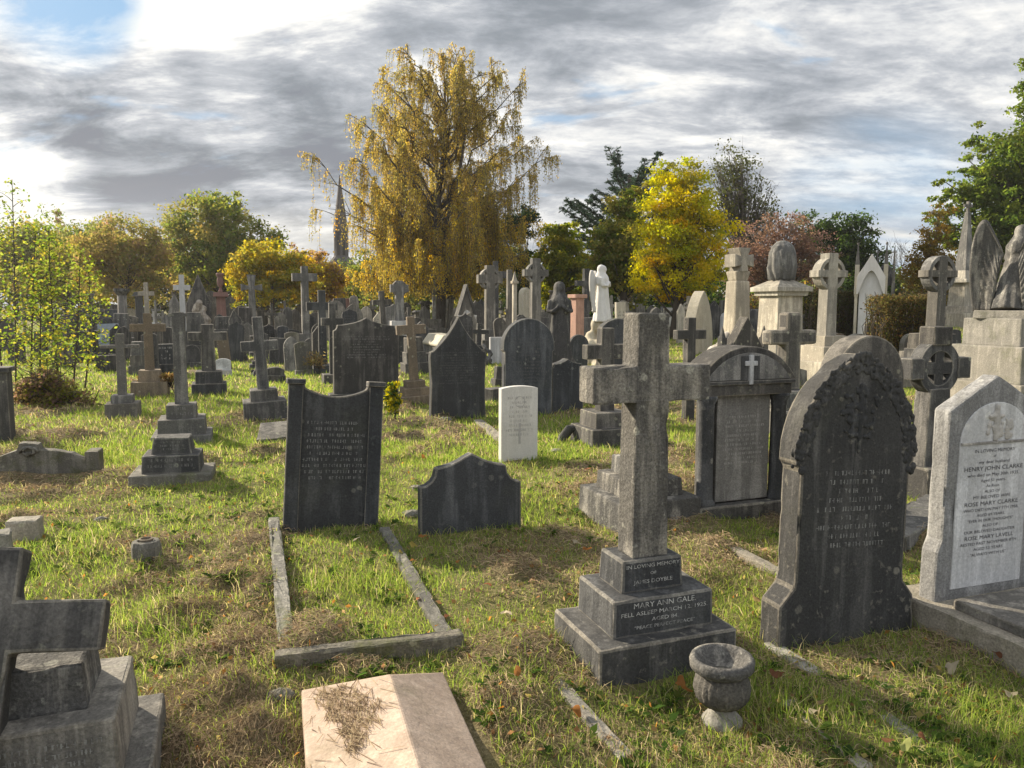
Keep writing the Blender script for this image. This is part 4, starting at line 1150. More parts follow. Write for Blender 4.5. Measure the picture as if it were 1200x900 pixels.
FILL = [  # px, base row, top row, width, kind, material
 (20, 425, 392, 20, 'round', 'soot'), (48, 418, 388, 16, 'flat', 'grey'), (75, 430, 402, 22, 'segment', 'soot'), (98, 424, 388, 20, 'stepped', 'dark'), (108, 402, 360, 14, 'gothic', 'soot'),
 (118, 398, 348, 22, 'rock', 'soot'), (152, 404, 370, 18, 'segment', 'soot'), (162, 432, 404, 16, 'flat', 'grey'), (190, 414, 382, 18, 'gothic', 'soot'), (196, 436, 403, 20, 'tablet', 'dark'), (204, 398, 344, 12, 'gable', 'grey'),
 (226, 430, 404, 20, 'round', 'soot'), (262, 440, 420, 18, 'segment', 'marble'), (275, 424, 376, 20, 'shoulder', 'dark'), (284, 398, 358, 16, 'round', 'soot'), (292, 416, 378, 14, 'gothic', 'grey'), (300, 410, 386, 16, 'flat', 'soot'),
 (318, 400, 356, 12, 'cross', 'soot'), (326, 426, 396, 22, 'flat', 'dark'), (322, 446, 430, 22, 'segment', 'soot'), (330, 398, 366, 14, 'round', 'grey'), (336, 392, 352, 9, 'cross', 'grey'), (345, 396, 362, 16, 'gothic', 'soot'),
 (366, 420, 396, 20, 'round', 'grey'), (372, 398, 366, 12, 'segment', 'soot'), (392, 400, 352, 22, 'round', 'grey'), (404, 396, 350, 20, 'flat', 'red'), (416, 400, 356, 22, 'gothic', 'grey'), (424, 394, 364, 12, 'cross', 'marble'),
 (436, 396, 362, 16, 'round', 'soot'), (444, 404, 366, 12, 'gable', 'pale'), (460, 402, 356, 22, 'shoulder', 'grey'), (480, 398, 360, 10, 'cross', 'soot'), (488, 402, 372, 14, 'round', 'soot'), (497, 396, 358, 12, 'gable', 'grey'),
 (503, 412, 386, 12, 'flat', 'soot'), (520, 392, 352, 9, 'cross', 'grey'), (527, 394, 346, 6, 'pillar', 'grey'), (534, 400, 372, 12, 'gothic', 'soot'), (558, 404, 352, 16, 'shoulder', 'soot'), (566, 412, 380, 14, 'rock', 'grey'),
 (570, 428, 388, 18, 'rock', 'soot'), (588, 414, 372, 14, 'round', 'soot'), (596, 392, 362, 10, 'cross', 'grey'), (606, 418, 380, 20, 'gable', 'soot'), (622, 398, 356, 10, 'cross', 'marble'), (634, 396, 352, 8, 'cross', 'pale'),
 (640, 404, 366, 14, 'flat', 'grey'), (648, 394, 340, 12, 'urn', 'grey'), (665, 396, 352, 12, 'gothic', 'soot'), (676, 440, 392, 22, 'round', 'dark'), (690, 410, 372, 22, 'flat', 'soot'), (716, 392, 346, 9, 'cross', 'pale'), (731, 398, 352, 12, 'round', 'pale'),
 (728, 408, 354, 11, 'flat', 'cream'), (742, 404, 366, 26, 'flat', 'soot'), (752, 394, 362, 10, 'cross', 'grey'), (768, 404, 360, 14, 'gothic', 'soot'), (780, 392, 362, 8, 'cross', 'grey'), (797, 402, 356, 8, 'gable', 'pale'), (804, 396, 362, 10, 'round', 'grey'),
 (836, 398, 352, 14, 'gable', 'soot'), (842, 392, 352, 7, 'cross', 'grey'), (850, 398, 366, 12, 'round', 'marble'), (884, 392, 362, 12, 'flat', 'grey'), (892, 396, 366, 8, 'cross', 'soot'), (944, 400, 368, 14, 'round', 'soot'), (952, 398, 372, 10, 'gothic', 'grey'),
 (930, 452, 432, 26, 'segment', 'grey'), (986, 432, 398, 12, 'urn', 'pale'), (1064, 452, 424, 40, 'flat', 'kerb'), (1108, 452, 392, 22, 'flat', 'dark'), (1116, 420, 386, 16, 'segment', 'soot'), (1070, 378, 352, 18, 'round', 'pale'), (1100, 392, 366, 10, 'cross', 'soot'),
 (1170, 392, 362, 14, 'round', 'soot'), (1188, 388, 350, 9, 'cross', 'grey'),
 (134, 390, 356, 12, 'cross', 'soot'), (184, 392, 352, 9, 'cross', 'grey'), (246, 392, 346, 14, 'round', 'soot'), (272, 390, 348, 10, 'cross', 'grey'), (308, 390, 352, 14, 'gable', 'soot'), (352, 388, 356, 12, 'round', 'soot'), (386, 388, 350, 10, 'gable', 'soot'),
 (410, 386, 358, 9, 'cross', 'soot'), (452, 388, 352, 12, 'round', 'grey'), (474, 386, 354, 12, 'gothic', 'soot'), (514, 386, 362, 12, 'round', 'soot'), (544, 388, 356, 8, 'cross', 'grey'), (565, 388, 358, 12, 'gothic', 'grey'), (590, 386, 352, 9, 'cross', 'soot'),
 (660, 386, 358, 12, 'round', 'grey'), (700, 386, 360, 12, 'gothic', 'soot'), (738, 386, 356, 12, 'round', 'grey'), (760, 384, 358, 10, 'gable', 'grey'), (812, 386, 358, 8, 'cross', 'soot'), (872, 388, 360, 12, 'round', 'grey'), (900, 386, 356, 9, 'cross', 'pale'), (924, 388, 362, 12, 'gothic', 'soot'),
 (56, 400, 362, 14, 'gothic', 'soot'), (30, 402, 360, 12, 'cross', 'grey'), (86, 400, 368, 14, 'round', 'soot'), (70, 396, 356, 10, 'cross', 'soot'), (8, 412, 372, 18, 'shoulder', 'soot'), (100, 390, 352, 12, 'gable', 'grey'),
 (165, 388, 358, 12, 'round', 'soot'), (226, 388, 358, 10, 'cross', 'soot'), (288, 388, 360, 10, 'round', 'soot'), (130, 436, 416, 34, 'flat', 'soot'), (300, 440, 424, 18, 'rock', 'soot'), (420, 424, 396, 20, 'flat', 'grey'), (498, 436, 414, 22, 'flat', 'soot'), (592, 452, 430, 26, 'flat', 'soot'),
]
rg = random.Random(99)
for i in range(74):
    px = 70 + (i * 12.3 + rg.uniform(-4, 4)) if i < 50 else 690 + (i - 50) * 11.5 + rg.uniform(-4, 4)
    yb = rg.choice((383, 385, 388, 391, 394, 398)); kind = rg.choice(('cross', 'cross', 'round', 'gothic', 'gable', 'flat', 'urn', 'shoulder', 'cross', 'pillar'))
    FILL.append((round(px), yb, yb - rg.uniform(22, 50) * (yb - 345) / 45, rg.uniform(9, 14), kind, rg.choice(('soot', 'soot', 'grey', 'grey', 'dark', 'pale', 'marble'))))
for i in range(58):
    zone = rg.choice(((70, 500),) * 4 + ((560, 760), (880, 1100)))
    px = rg.uniform(*zone); yb = rg.uniform(401, 440)
    if any(abs(px - q) < wq for q, wq in ((512, 14), (518, 18), (705, 16), (655, 16), (583, 14))): continue
    kind = rg.choice(('cross', 'round', 'segment', 'gothic', 'gable', 'flat', 'shoulder', 'round', 'stepped', 'cross'))
    FILL.append((round(px), round(yb, 1), yb - rg.uniform(24, 40) * (yb - 330) / 80, rg.uniform(13, 21), kind, rg.choice(('soot', 'soot', 'dark', 'char', 'grey', 'rust', 'moss'))))
for i in range(46):
    px = rg.uniform(60, 500) if i < 34 else rg.uniform(540, 740); yb = rg.uniform(392, 424)
    if any(abs(px - q) < wq for q, wq in ((512, 14), (518, 18), (705, 16), (655, 16), (583, 14))): continue
    kind = rg.choice(('cross', 'cross', 'round', 'gothic', 'shoulder', 'stepped', 'urn', 'rock', 'gable'))
    FILL.append((round(px), round(yb, 1), yb - rg.uniform(30, 52) * (yb - 330) / 80, rg.uniform(13, 19), kind, rg.choice(('char', 'soot', 'dark', 'soot', 'grey'))))
TONE = {'soot': 'sooty dark', 'dark': 'slate dark', 'grey': 'weathered grey', 'pale': 'pale stone', 'marble': 'whitish', 'cream': 'sunlit cream', 'red': 'reddish', 'kerb': 'mossy pale', 'char': 'charcoal black', 'rust': 'brownish', 'moss': 'mossy grey'}
SHAPE = {'round': 'round topped headstone', 'flat': 'flat topped headstone', 'segment': 'curved top headstone', 'gothic': 'pointed arch headstone', 'gable': 'gabled headstone', 'shoulder': 'shouldered headstone', 'stepped': 'stepped block headstone',
         'tablet': 'lettered block headstone', 'cross': 'grave cross', 'pillar': 'thin pillar', 'rock': 'rough rock memorial', 'urn': 'urn on a pedestal'}
rf = random.Random(21)
for px, yb, yt, w, kind, mat in FILL:
    size = 'small' if yb - yt < 30 else ('tall' if yb - yt > 42 else '')
    lab = claim((size + ' ' + TONE[mat] + ' ' + SHAPE[kind]).strip(), px, yb)
    grp = 'smaller graves in the back rows'
    lean = rf.gauss(0, 2.6)
    if kind in ('round', 'flat', 'segment', 'gothic', 'gable', 'shoulder'):
        if rf.random() < .6 and yb > 390:
            headstone(lab, px, w, yb, yt, kind, rf.uniform(.09, .16), mat, lean=lean, back=rf.uniform(-2, 3), group=grp, plinth=(1.15, .12, .3), lines=5 if yb > 400 else 0, lmat='letg', bevel=.01)
        else:
            headstone(lab, px, w, yb, yt, kind, rf.uniform(.09, .16), mat, lean=lean, back=rf.uniform(-2, 3), group=grp, bevel=.01)
    elif kind == 'cross':
        hh = yb - yt
        cross(lab, px, yb, yt, max(3.2, w * .3), w * 1.25, yt + hh * .28, max(3, w * .28), st=((w * 1.2, hh * .16), (w * .8, hh * .12)), mat=mat, lean=lean, group=grp, ring=.75 if rf.random() < .3 else 0)
    elif kind == 'pillar':
        x, y, h = dims(px, yb, yt, 20); rt = thing('pillar', lab, 'pillar', x, y, 20, lean, group=grp)
        wm = pxw(w, px, y); pedestal(rt, [(wm * 2, h * .2, .9, 'plinth'), (wm, h * .7, .85, 'shaft'), (wm * 1.5, h * .1, .6, 'cap')], mat)
    elif kind == 'stepped':
        x, y, h = dims(px, yb, yt, 20); rt = thing('headstone', lab, 'headstone', x, y, 20, lean, group=grp)
        wm = pxw(w, px, y); pedestal(rt, [(wm * 1.5, h * .3, .97, 'plinth'), (wm * 1.2, h * .3, .97, 'plinth'), (wm, h * .4, .9, 'die')], mat)
    elif kind == 'tablet':
        x, y, h = dims(px, yb, yt, 20); rt = thing('headstone', lab, 'headstone', x, y, 20, lean, group=grp)
        wm = pxw(w, px, y); pedestal(rt, [(wm * 1.2, h * .3, .97, 'plinth')], mat)
        tb = MB().box(0, 0, h * .29, wm, .2, h * .71).build('slab', mat, rt, .012); worn_rows(rt, wm * .8, h * .9, h * .4, 4, -.103, 'lets', int(px))
    elif kind == 'rock':
        x, y, h = dims(px, yb, yt, 20); wm = pxw(w, px, y); rt = thing('rock_memorial', lab, 'memorial', x, y, 20, group=grp)
        m = MB(); rr = random.Random(px)
        for i in range(22):
            q = rr.random() ** .5; a = rr.uniform(0, 6.28)
            m.ball((wm * .42 * q * math.cos(a), .25 * q * math.sin(a), rr.uniform(-.05, h * .85 * (1.15 - q))), wm * rr.uniform(.1, .2), 7)
        m.build('rockwork', mat, rt, 0, remesh=.05)
    elif kind == 'urn':
        x, y, h = dims(px, yb, yt, 20); wm = pxw(w, px, y); rt = thing('urn_pedestal', lab, 'monument', x, y, 20, group=grp)
        z = pedestal(rt, [(wm * 1.3, h * .15, .95, 'plinth'), (wm * .85, h * .45, .95, 'die'), (wm * 1.1, h * .06, 1, 'cap')], mat)
        MB().lathe([(r_, z - .01 + q_) for r_, q_ in urn_profile(wm * .42, h - z)], n=18).build('urn', mat, rt, 0, smooth=True)
# ------------------------------------------------------------------ foliage
def nrm(v):
    return v / np.maximum(np.linalg.norm(v, axis=-1, keepdims=True), 1e-9)

def leaf_quads(P, size, tint, rng, droop=0.0, aspect=1.6, axis=None, flat=0.0):
    """one diamond leaf per point"""
    n = len(P)
    d = nrm(rng.normal(size=(n, 3))) if axis is None else nrm(axis + .45 * rng.normal(size=(n, 3)))
    d[:, 2] -= droop; d = nrm(d)
    q = rng.normal(size=(n, 3)); q[:, 2] += flat * 3
    s = nrm(np.cross(d, q)); up = np.cross(s, d)
    L = (size * rng.uniform(.5, 1.35, n))[:, None]; Wd = L / aspect
    a = P - d * L * .5; b = P + s * Wd * .5 + up * L * .08; c = P + d * L * .5; e = P - s * Wd * .5 + up * L * .08
    V = np.stack([a, b, c, e], 1).reshape(-1, 3)
    F4 = np.arange(4 * n).reshape(n, 4)
    return V, F4, np.repeat(tint, 4, axis=0)

def tints(pal, n, rng, var=.22):
    cols = np.array([p[0] for p in pal]); w = np.array([p[1] for p in pal], float); w /= w.sum()
    c = cols[rng.choice(len(cols), n, p=w)]
    return np.clip(c * rng.uniform(1 - var, 1 + var, (n, 1)) * rng.uniform(1 - var * .4, 1 + var * .4, (n, 3)), 0, 1)

def curve3(p0, p1, bend, n=6):
    p0 = np.array(p0, float); p1 = np.array(p1, float)
    t = np.linspace(0, 1, n)[:, None]
    return p0 * (1 - t) ** 2 + 2 * t * (1 - t) * ((p0 + p1) / 2 + np.array(bend, float)) + p1 * t ** 2

def tree(name, label, y, trunk_px, lobes, clumps, per, size, pal, tr=.2, bark='bark', seed=1, crad=.24, group=None, mat='leaf', limbs=40, base=None, fill=2.0, cat='tree', clpal=.5, aspect=1.6, stem_top=.75, twigs=0, flat=.5, droop=.1, zmin=.25):
    """lobes: (px, py, rx, ry) ellipses of the crown in pixels at depth y"""
    rng = np.random.default_rng(seed)
    k = y / FPX
    x0 = (trunk_px - 600) * k
    zg = g1(x0, y)
    rt = thing(name, label, cat, x0, y, 0, group=group)
    Lb = []
    for px, py, rx, ry in lobes:
        p = at_depth(px, py, y)
        Lb.append((p[0] - x0, rng.uniform(-.25, .25) * rx * k, p[2] - zg, rx * k, rx * k * .85, ry * k))
    area = np.array([l[3] * l[5] for l in Lb]); area /= area.sum()
    cc = []; cr = []
    for l, a in zip(Lb, area):
        m = max(3, int(clumps * a))
        v = nrm(rng.normal(size=(m, 3))); r = rng.uniform(0, 1, m) ** (1 / fill)
        jit = rng.uniform(.88, 1.14, m)
        cc.append(np.array(l[:3]) + v * (r * jit)[:, None] * np.array(l[3:])); cr.append(np.full(m, crad * min(l[3], l[5])) * rng.uniform(.6, 1.35, m))
    cc = np.concatenate(cc); cr = np.concatenate(cr)
    keep = cc[:, 2] > zmin; cc = cc[keep]; cr = cr[keep]
    cnt = np.maximum(4, (per * (cr / cr.mean()) ** 1.6).astype(int))
    ci = np.repeat(np.arange(len(cc)), cnt)
    g = rng.normal(size=(len(ci), 3)) * .56
    P = cc[ci] + g * cr[ci][:, None] * np.array([1.15, 1.15, .7])
    ctint = tints(pal, len(cc), rng, .15); lt = tints(pal, len(ci), rng, .25)
    T = ctint[ci] * clpal + lt * (1 - clpal)
    V, F4, T4 = leaf_quads(P, size, T, rng, droop=droop, aspect=aspect, flat=flat)
    raw_mesh('crown', V, F4, None, T4, mat, rt)
    # trunk and limbs
    m = MB()
    ztop = max(l[2] + l[5] * .3 for l in Lb) * stem_top
    zt = np.linspace(-.2, ztop, 9)
    cxm = float(np.average([l[0] for l in Lb], weights=area))
    tp = np.stack([cxm * (np.clip(zt, 0, None) / ztop) ** 1.5 + .08 * np.sin(zt * 1.3), .06 * np.cos(zt * 1.7), zt], 1)
    m.tube([tuple(p) for p in tp], list(np.linspace(tr * 1.25, tr * .3, 9)), 9)
    for i in rng.permutation(len(cc))[:limbs]:
        c = cc[i]
        zs = np.clip(c[2] * rng.uniform(.35, .7), ztop * .12, ztop * .95)
        j = np.interp(zs, zt, np.arange(9)); a = tp[int(j)] + (tp[min(8, int(j) + 1)] - tp[int(j)]) * (j - int(j))
        r0 = tr * (.45 - .3 * zs / ztop)
        q = curve3(a, c, (0, 0, -.12 * np.linalg.norm(c - a) + .05), 6)
        m.tube([tuple(p) for p in q], list(np.linspace(max(r0, .012), .008 + tr * .03, 6)), 5)
        for s in range(twigs):
            e = c + rng.normal(size=3) * cr[i] * 1.3; b = q[rng.integers(2, 6)]
            m.tube([tuple(b), tuple((b + e) / 2 + rng.normal(size=3) * .1), tuple(e)], [tr * .06 + .006, tr * .04 + .004, .004], 4)
    m.build('trunk', bark, rt, 0, smooth=True)
    return rt

GRN = [((0.108, 0.169, 0.034), 3), ((0.149, 0.203, 0.041), 3), ((0.216, 0.243, 0.041), 2), ((0.074, 0.115, 0.027), 2)]
OLV = [((0.224, 0.224, 0.063), 3), ((0.294, 0.252, 0.07), 3), ((0.168, 0.175, 0.049), 2), ((0.336, 0.252, 0.077), 1)]
YEL = [((.62, .5, .025), 4), ((.5, .46, .03), 4), ((.34, .36, .035), 4), ((.6, .36, .025), 1), ((.7, .6, .05), 2)]
GLD = [((0.529, 0.38, 0.046), 4), ((0.437, 0.333, 0.046), 3), ((0.31, 0.265, 0.046), 3), ((0.552, 0.299, 0.034), 1)]
YGR = [((0.275, 0.275, 0.037), 4), ((0.175, 0.213, 0.031), 4), ((0.35, 0.3, 0.037), 2), ((0.1, 0.138, 0.025), 2)]
BRN = [((0.24, 0.156, 0.12), 4), ((0.192, 0.126, 0.096), 3), ((0.3, 0.192, 0.12), 2), ((0.156, 0.114, 0.096), 2)]
DRK = [((0.03, 0.053, 0.021), 3), ((0.045, 0.075, 0.027), 3), ((0.021, 0.033, 0.015), 2)]
BLU = [((0.054, 0.084, 0.06), 3), ((0.072, 0.108, 0.072), 3), ((0.036, 0.058, 0.042), 2)]

tree('lime_tree', 'yellowing olive tree filling the skyline gap left of the domed olive tree', 74, 88, [(75, 312, 34, 30), (100, 318, 34, 28), (55, 330, 34, 24)], 220, 60, .3, OLV + YGR[:1], .2, seed=41, crad=.26, limbs=10)
tree('yellow_maple_tree', 'brilliant yellow maple with a dense egg shaped crown', 29, 789,
     [(800, 222, 38, 34), (795, 270, 54, 48), (790, 318, 50, 40), (770, 318, 32, 36), (822, 290, 34, 50), (760, 300, 22, 30), (835, 320, 20, 24), (785, 240, 36, 36)], 430, 105, .105, YEL + OLV[:1], .15, seed=3, crad=.2, fill=2.1, limbs=60, flat=.3, clpal=.72, twigs=1)
tree('ash_tree', 'big green broadleaf tree with rounded crown, left of the golden bushes', 60, 258,
     [(245, 266, 44, 38), (282, 286, 48, 42), (228, 308, 42, 38), (300, 318, 42, 34), (265, 248, 32, 22), (322, 286, 18, 28), (212, 283, 24, 28), (260, 335, 56, 24)], 300, 100, .25, GRN + OLV, .35, seed=4, crad=.24, limbs=40, twigs=1)
tree('thin_tree', 'thin topped airy tree rising behind the left broadleaf tree', 66, 206,
     [(203, 258, 20, 22), (195, 290, 16, 22), (212, 275, 14, 30)], 90, 16, .24, OLV, .2, seed=5, crad=.3, limbs=40, twigs=2)
tree('hazel_tree', 'broad olive brown tree low on the left skyline', 55, 155,
     [(150, 298, 40, 38), (118, 305, 30, 34), (182, 300, 28, 38), (160, 335, 44, 26), (115, 335, 30, 24)], 190, 105, .22, OLV + BRN[2:3], .22, seed=6, crad=.27, limbs=20)
tree('golden_bush_tree', 'bright golden small tree beside the tall pale Latin cross', 42, 318,
     [(300, 318, 28, 32), (325, 312, 28, 32), (350, 322, 26, 26), (285, 340, 16, 20), (330, 345, 36, 18)], 170, 120, .16, GLD + OLV[:2] + YGR[:2], .13, seed=7, crad=.27, limbs=20)
tree('rusty_tree', 'rusty brown small tree between the golden tree and the spire', 48, 368,
     [(365, 318, 26, 30), (388, 330, 20, 22), (350, 308, 18, 20), (385, 348, 26, 16)], 180, 60, .2, GLD + BRN[:2], .12, seed=8, crad=.25, limbs=30, twigs=2)
tree('poplar_tree', 'slender poplar tip standing above the left skyline', 110, 71,
     [(70, 268, 7, 24), (70, 300, 11, 26), (72, 330, 13, 30)], 110, 40, .4, OLV + BRN[:1], .25, seed=9, crad=.4, limbs=20)
tree('skyline_tree', 'low grey green tree on the far left skyline under the bright cloud', 90, 40,
     [(30, 292, 30, 30), (62, 292, 32, 26), (0, 305, 34, 28), (45, 326, 60, 30), (-50, 300, 40, 40)], 340, 60, .36, OLV + GRN[:2], .25, seed=10, crad=.24, limbs=10)
tree('skyline_tree', 'domed olive tree on the skyline right of the slender poplar', 90, 128,
     [(128, 282, 24, 26), (104, 290, 24, 26), (92, 312, 30, 28), (140, 312, 34, 30)], 260, 60, .36, OLV, .25, seed=12, crad=.24, limbs=10)
tree('willow_tree', 'yellow green feathery tree right of the birch', 40, 652,
     [(652, 300, 24, 42), (672, 310, 22, 42), (640, 320, 18, 40), (690, 325, 18, 30), (660, 270, 14, 20)], 260, 75, .17, YGR, .16, seed=13, crad=.24, limbs=20)
tree('olive_tree', 'olive green tree in front of the cedar, left of the yellow maple', 36, 728,
     [(738, 255, 24, 34), (722, 290, 30, 44), (742, 310, 30, 50), (708, 320, 22, 36), (752, 225, 16, 18)], 300, 80, .17, OLV + YGR[1:2] + GRN[:2], .18, seed=14, crad=.22, limbs=20)
tree('yew_tree', 'black green columnar yew under the right side of the birch', 46, 612,
     [(612, 325, 15, 46), (605, 345, 16, 30), (622, 350, 14, 28), (596, 270, 18, 22), (614, 262, 18, 22)], 200, 80, .16, DRK, .2, seed=15, crad=.3, limbs=5, mat='needle')
tree('alder_tree', 'sparse grey green tree with open twigs above the brown thicket', 52, 872,
     [(865, 200, 32, 34), (858, 240, 34, 40), (885, 240, 28, 40), (845, 215, 20, 30), (900, 255, 18, 28)], 230, 18, .2, [((.07, .085, .03), 3), ((.1, .1, .04), 2)], .2, 'greybark', seed=16, crad=.22, limbs=150, twigs=3, stem_top=.9)
tree('beech_tree', 'purplish brown bushy tree behind the draped urn', 44, 905,
     [(900, 300, 42, 50), (935, 295, 34, 46), (880, 330, 30, 46), (955, 320, 28, 44), (915, 262, 26, 20)], 300, 55, .15, BRN, .16, 'greybark', seed=17, crad=.24, limbs=110, twigs=2)
tree('bramble_bush', 'rust and green undergrowth low beneath the purplish tree', 34, 925,
     [(890, 362, 30, 26), (925, 362, 40, 30), (955, 372, 24, 20)], 140, 70, .13, GRN + BRN[:2] + YEL[3:4], .06, seed=18, crad=.3, limbs=14, cat='bush')
tree('holm_oak_tree', 'dark green dense evergreen right of the purplish tree', 56, 990,
     [(985, 285, 34, 38), (960, 275, 26, 30), (1010, 305, 26, 34), (1000, 330, 40, 34), (935, 256, 18, 12)], 280, 75, .22, DRK + GRN[:1], .25, seed=19, crad=.24, limbs=14)
tree('oak_tree', 'large green oak reaching in from the right edge behind the angel', 50, 1240,
     [(1245, 150, 55, 70), (1200, 215, 60, 60), (1165, 260, 48, 56), (1235, 270, 60, 70), (1130, 245, 30, 46), (1190, 300, 60, 50), (1115, 290, 26, 34), (1225, 90, 30, 40), (1280, 240, 60, 120), (1105, 225, 22, 30), (1150, 215, 34, 30), (1150, 170, 22, 26), (1110, 262, 22, 28)], 800, 110, .26, GRN + [((.13, .15, .025), 3)], .5, seed=20, crad=.17, limbs=70, twigs=1)
tree('hornbeam_tree', 'orange brown shrubby tree left of the obelisk', 46, 1085,
     [(1085, 300, 22, 36), (1100, 270, 18, 32), (1072, 325, 18, 26), (1110, 320, 24, 34)], 200, 50, .15, [((.2, .12, .03), 3), ((.16, .12, .03), 3), ((.12, .12, .03), 2)], .1, seed=22, crad=.25, limbs=40, twigs=2)
tree('boundary_tree', 'mixed green tree in the gap behind the birch, left part', 62, 455,
     [(445, 320, 30, 36), (475, 330, 30, 34), (420, 335, 20, 30)], 160, 60, .26, OLV + GRN, .2, seed=23, crad=.25, limbs=10)
tree('boundary_tree', 'dull green tree in the gap behind the birch trunk, right part', 64, 570,
     [(560, 320, 36, 40), (595, 320, 26, 44), (535, 335, 30, 30)], 180, 60, .26, OLV + DRK[:1] + GRN, .2, seed=24, crad=.25, limbs=10)
tree('boundary_tree', 'dark evergreen mass low behind the white angel', 52, 700,
     [(690, 340, 36, 36), (730, 345, 36, 30), (770, 345, 40, 36), (840, 345, 36, 40)], 220, 60, .22, DRK + GRN[:1], .2, seed=25, crad=.26, limbs=8)

FAR = [(20, 304, 56, 56, 80), (100, 312, 58, 52, 84), (180, 316, 54, 50, 78), (255, 328, 54, 44, 82), (335, 338, 50, 34, 76), (400, 338, 44, 32, 88), (485, 342, 50, 26, 80), (560, 338, 46, 30, 84), (640, 338, 50, 30, 78), (720, 335, 46, 32, 82),
       (800, 338, 50, 30, 78), (880, 335, 50, 32, 84), (960, 332, 50, 34, 78), (1040, 336, 44, 26, 84), (1110, 332, 44, 30, 80), (1180, 325, 50, 36, 84)]
FARW = ['behind the saplings at the far left', 'beyond the round broken column', 'beyond the drooping grass cross', 'beyond the red granite column', 'beyond the tall pale cross', 'under the church spire', 'behind the birch, left of its trunk', 'behind the birch, right of its trunk', 'behind the feathery willow',
        'behind the white angel', 'behind the yellow maple', 'behind the pillar on rough rock', 'behind the draped urn', 'beyond the gothic canopies', 'behind the tall obelisk', 'behind the big angel']
for i, ((px, py, rx, ry, yy), wd) in enumerate(zip(FAR, FARW)):
    rs = random.Random(i)
    lob = [(px + rs.uniform(-.5, .5) * rx, py + rs.uniform(-.3, .3) * ry, rx * rs.uniform(.5, .8), ry * rs.uniform(.7, 1)) for _ in range(3)] + [(px - rx * .4, 358, rx * .7, 15), (px + rx * .4, 357, rx * .7, 15)]
    tree('boundary_tree', 'low dull green tree in the far boundary belt ' + wd, yy, px, lob, 170, 42, .42, [OLV + GRN[:1], GRN + OLV[:2], OLV + DRK][i % 3], .25, seed=300 + i, crad=.3, limbs=6, zmin=.1, group='far boundary trees')
# bare tree
def bare_tree(name, label, px, y, top_py, spread, seed, r0=.12):
    rng = random.Random(seed); k = y / FPX
    x = (px - 600) * k; zg = g1(x, y)
    h = at_depth(px, top_py, y)[2] - zg
    rt = thing(name, label, 'tree', x, y, 0)
    mt = MB(); mb = MB()
    def grow(m, p, d, L, r, lev):
        pts = [p]; q = p.copy(); dd = d.copy()
        for i in range(4):
            dd = (dd + Vector((rng.uniform(-.18, .18), rng.uniform(-.18, .18), rng.uniform(-.02, .12)))).normalized()
            q = q + dd * (L / 4); pts.append(q.copy())
        m.tube(pts, [r * (1 - .17 * i) for i in range(5)], 5 if lev < 2 else 4)
        if lev < 5:
            for j in range(rng.choice((3, 3, 4))):
                b = pts[rng.choice((2, 3, 4, 4))]
                nd = (dd + Vector((rng.uniform(-spread, spread), rng.uniform(-spread, spread), rng.uniform(-.1, .45)))).normalized()
                grow(mb, b, nd, L * rng.uniform(.55, .78), max(r * .5, .008), lev + 1)
    grow(mt, Vector((0, 0, -.1)), Vector((0, 0, 1)), h * .34, r0, 0)
    mt.build('trunk', 'greybark', rt, 0, smooth=True); mb.build('bare_crown', 'greybark', rt, 0)
    return rt
bare_tree('bare_tree', 'small bare twiggy tree against the sky left of the oak', 1080, 48, 238, .75, 4)
bare_tree('bare_tree', 'bare twigged sapling against the bright gap by the spire', 373, 60, 272, .6, 9, .08)

